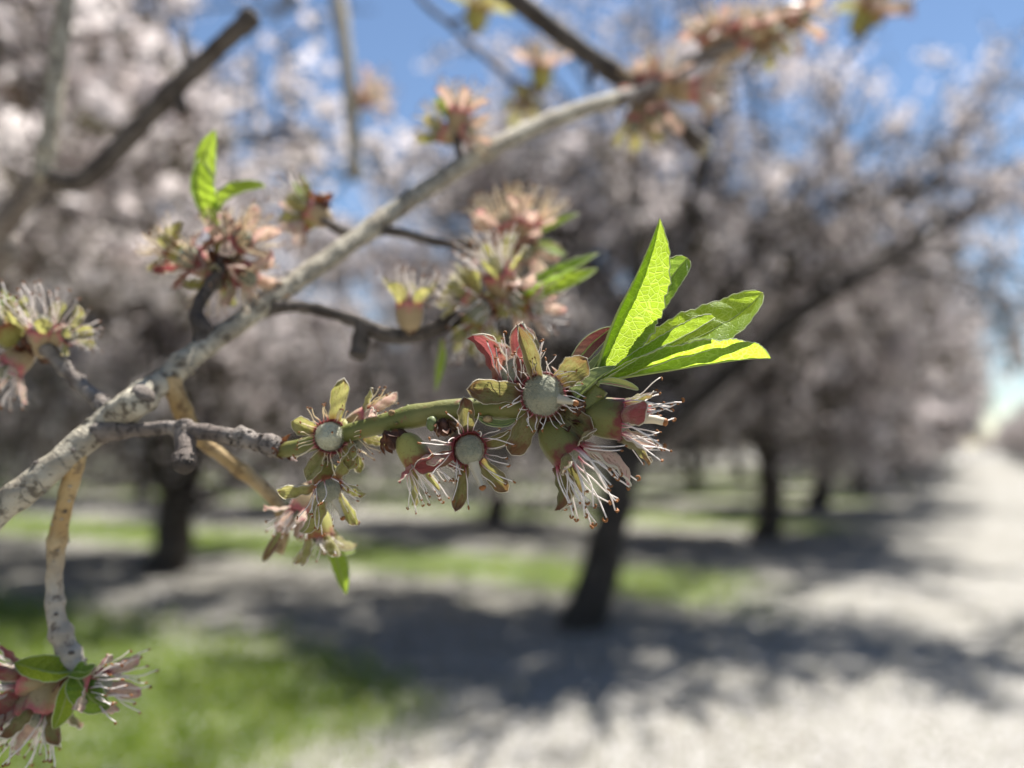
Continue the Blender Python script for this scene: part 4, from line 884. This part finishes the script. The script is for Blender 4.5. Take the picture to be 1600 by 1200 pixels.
# small spur left of the middle
cluster(b1, .2050, [(478, 328, (-.85, .35, .3), .66, 'y', 'p', (492, 338, .205), dict(opened=38, st_len=84)), (470, 350, (-.7, -.5, .3), .55, 'p', 'y', (492, 338, .205), dict(opened=50, n_st=8))], 'w')
b1.bud(500, 316, .205, 13, (.2, .9, .2), 14)
b1.leaf([(486, 332, .206), (478, 315, .206), (468, 300, .206), (458, 284, .206)], 10, (.6, .3, .7), 30, teeth=10, seed=39)
# tuft behind the middle
cluster(b1, .1900, [(640, 472, (.0, 1, .15), .72, 'y', 'p', (642, 498, .1875), dict(opened=34, d=.1870)), (778, 425, (-.35, .85, .4), .85, 'y', 'p', (770, 480, .192), dict(opened=56)), (752, 486, (-.35, -.35, .85), .78, 'y', 'y', (765, 482, .193), dict(opened=80, ov=25)), (722, 462, (-.8, .4, .3), .6, 'y', 'p', (755, 484, .193), dict(opened=50)), (806, 462, (.3, -.5, .75), .7, 'p', 'p', (775, 480, .194), dict(opened=70)), (835, 480, (.8, -.1, .5), .66, 'p', 'y', (785, 478, .194), dict(opened=50)), (736, 520, (-.1, -.9, .3), .6, 'y', 'y', (748, 492, .194), dict(opened=45, n_st=10))], 'w')
cluster(b1, .2180, [(790, 350, (-.35, .9, .2), .74, 'p', 'p', (815, 378, .220), dict(opened=46)), (826, 345, (.35, .9, .2), .72, 'p', 'p', (818, 376, .221), dict(opened=46)), (822, 392, (.2, -.6, .7), .7, 'p', 'p', (818, 378, .221), dict(opened=60)), (770, 378, (-.9, .2, .3), .6, 'p', 'y', (812, 380, .221), dict(opened=44))], 'c')
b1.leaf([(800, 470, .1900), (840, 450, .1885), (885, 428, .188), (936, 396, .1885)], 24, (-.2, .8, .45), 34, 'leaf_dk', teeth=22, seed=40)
b1.leaf([(805, 472, .1895), (848, 458, .188), (890, 440, .1875), (934, 420, .188)], 17, (.1, .6, .7), 18, teeth=18, seed=41)
b1.leaf([(826, 378, .219), (845, 365, .2185), (870, 352, .218), (905, 334, .218)], 17, (-.1, .8, .5), 26, teeth=14, seed=42)
b1.leaf([(826, 382, .218), (840, 388, .2175), (862, 392, .217), (884, 400, .217)], 18, (.1, .75, .6), 18, teeth=12, seed=43)
b1.leaf([(690, 530, .196), (688, 555, .197), (684, 580, .198), (680, 612, .198)], 9, (.6, .2, .7), 30, teeth=10, seed=44)
b1.bud(766, 486, .1920, 17, (.2, .6, .4), 15); b1.bud(818, 378, .2195, 14, (.1, .6, .4), 16); b1.bud(642, 500, .1872, 11, (0, .9, .2), 17)
# on the upper stretch
cluster(b1, .2320, [(718, 172, (.15, .95, .2), .6, 'p', 'p', (708, 190, .232), dict(opened=34)), (686, 206, (-.8, .2, .3), .55, 'y', 'p', (708, 198, .232), dict(opened=40)), (732, 206, (.75, -.2, .4), .52, 'p', 'p', (710, 198, .232), dict(opened=40))], 'c')
b1.leaf([(706, 190, .232), (698, 178, .232), (690, 165, .232), (680, 150, .232)], 12, (.4, .3, .8), 24, teeth=10, seed=45)
cluster(b1, .3050, [(1030, 118, (-.1, .9, .3), 0.59, 'p', 'p', (1010, 142, .30)), (1090, 140, (.85, -.1, .3), 0.67, 'p', 'p', (1050, 118, .306), dict(opened=36)), (1028, 178, (.2, -.85, .4), 0.60, 'p', 'p', (1008, 146, .30), dict(opened=40)), (992, 196, (-.1, -.95, .3), 0.59, 'y', 'p', (990, 152, .296), dict(opened=40)), (1010, 118, (-.6, .7, .3), 0.50, 'r', 'p', (1008, 140, .30))], 'c')
cluster(b1, .3200, [(1105, 52, (-.55, .7, .4), 0.62, 'p', 'p', (1125, 74, .317)), (1135, 46, (.1, .9, .3), 0.62, 'p', 'p', (1130, 72, .318)), (1186, 36, (-.1, .9, .35), 0.60, 'p', 'p', (1185, 58, .326)), (1206, 66, (.5, -.7, .4), 0.50, 'y', 'y', (1188, 58, .326)), (1252, 26, (.6, -.4, .5), 0.66, 'p', 'p', (1238, 18, .335)), (1160, 62, (.4, .5, .6), 0.55, 'r', 'p', (1140, 72, .319))], 'c')

# ================================================================== other branches of the same tree
b2 = Branch(P(860, 40, .335), 'dark almond branch slanting down under the blue sky to a cut, rounded end')
b2.tube('limb', [(-879, -485, 1.08, 16), (-200, -520, .58, 22), (300, -420, .40, 26), (560, -200, .36, 20), (760, -38, .345, 17), (800, -6, .342, 16), (860, 42, .338, 15.5), (930, 93, .334, 15), (985, 132, .330, 15), (1030, 170, .328, 13.5), (1070, 205, .326, 13.5), (1092, 224, .325, 15), (1100, 231, .325, 16)], [M['bark_dark'], M['bark']], bump=0.14, bf=300, nodes=((0.62, .2, .02), (0.8, .2, .02)), cap_ball=True, ragged=20)
b2.tube('twig', [(930, 93, .336, 8), (925, 115, .338, 6), (922, 135, .339, 5)], [M['bark_dark']], bump=0.2, bf=300)

b3 = Branch(P(75, 275, .311), 'forked almond branch with a pale upright arm and a dark blunt arm')
b3.tube('pale_arm', [(150, -260, 0.3404, 12.0), (112, -60, 0.3256, 12.9), (97, 40, 0.3182, 12.9), (88, 120, 0.3145, 12.9), (80, 195, 0.3108, 12.9), (68, 262, 0.3108, 14.6), (75, 280, 0.3108, 14.6)], [M['bark'], M['bark_spur']], bump=0.12, bf=260, nodes=((0.5, .2, .02), (0.75, .25, .02)), ragged=16)
b3.tube('dark_arm', [(66, 270, 0.3115, 14.6), (95, 280, 0.3115, 13.8), (125, 284, 0.3108, 15.5), (155, 262, 0.3093, 15.5), (205, 212, 0.3071, 14.6), (265, 148, 0.3034, 13.8), (325, 90, 0.2997, 13.8), (372, 46, 0.2960, 14.6), (392, 28, 0.2960, 16.3)], [M['bark_dark']], bump=0.15, bf=260, nodes=((0.62, .2, .03),), cap_ball=True, ragged=22)  # shade from the crown painted in: the whole arm takes the dark colour
b3.tube('twig', [(298, 112, 0.3019, 6.9), (292, 80, 0.3019, 5.2), (284, 45, 0.3034, 4.3)], [M['bark_dark']], bump=0.2, bf=260)
b3.tube('twig', [(272, 142, 0.3034, 7.7), (284, 160, 0.3012, 6.9), (280, 175, 0.2997, 7.7)], [M['bark_dark']], bump=0.2, bf=260)
b3.tube('limb', [(70, 270, 0.3115, 13.8), (40, 310, 0.3182, 15.5), (-20, 380, 0.3330, 18.9), (-140, 520, 0.3700, 22.4), (-900, 1100, 0.6660, 25.8), (-5150, 1742, .579, 60)], [M['bark_spur']], bump=0.12, bf=260)

b4 = Branch(P(700, 35, .46), 'thin dark almond twig with a yellowish flower tuft at the top edge')
b4.tube('twig', [(-700, -560, 1.05, 10), (250, -480, .62, 7), (560, -140, .50, 5), (650, -10, .47, 4.5), (700, 36, .46, 4.5), (745, 78, .46, 4), (800, 128, .46, 4), (838, 172, .46, 3.5)], [M['bark_dark']], bump=0.2, bf=200)
b4.tube('twig', [(700, 36, .46, 4), (720, 30, .46, 4), (742, 22, .46, 4)], [M['bark_dark']], bump=0.2, bf=200)
cluster(b4, .46, [(748, 8, (.2, .9, .3), 0.63, 'y', 'y', (738, 24, .46)), (848, 100, (.1, .9, .3), 0.60, 'p', 'y', (800, 128, .46)), (818, 165, (-.1, -.8, .5), 0.50, 'y', 'y', (815, 142, .46))], 'c')
b4.leaf([(740, 24, .46), (755, 14, .46), (768, 2, .46), (780, -12, .46)], 8, (.2, .6, .7), 24, teeth=10, seed=50)

b5 = Branch(P(545, 120, .7), 'pale slender almond shoot hanging straight down from the top edge')
b5.tube('shoot', [(-700, -600, 1.10, 18), (100, -720, .95, 15), (470, -500, .85, 13), (512, -120, .74, 12), (528, 0, .72, 11.5), (540, 80, .70, 11), (548, 170, .69, 10.5), (555, 265, .68, 10), (556, 275, .68, 8)], [M['bark']], bump=0.12, bf=120, nodes=((0.55, .2, .02), (0.75, .2, .02)), cap_ball=True, ragged=10)
cluster(b5, .70, [(575, 150, (.8, .2, .3), .55, 'p', 'p', (547, 160, .692))], 'c')

b6 = Branch(P(1365, 10, .5), 'thin almond twig with one cream flower against the blue sky')
b6.tube('twig', [(-600, -620, 1.08, 14), (700, -640, .72, 9), (1380, -420, .60, 6), (1480, -190, .56, 5), (1415, -70, .52, 5), (1378, 0, .50, 5), (1362, 34, .50, 4.5), (1345, 62, .50, 4), (1320, 96, .50, 3)], [M['bark_dark']], bump=0.2, bf=200)
cluster(b6, .50, [(1368, 8, (.35, .5, .7), .75, 'p', 'y', (1366, 26, .50)), (1358, 0, (-.5, .7, .3), .6, 'y', 'y', (1372, 14, .50))], 'c')
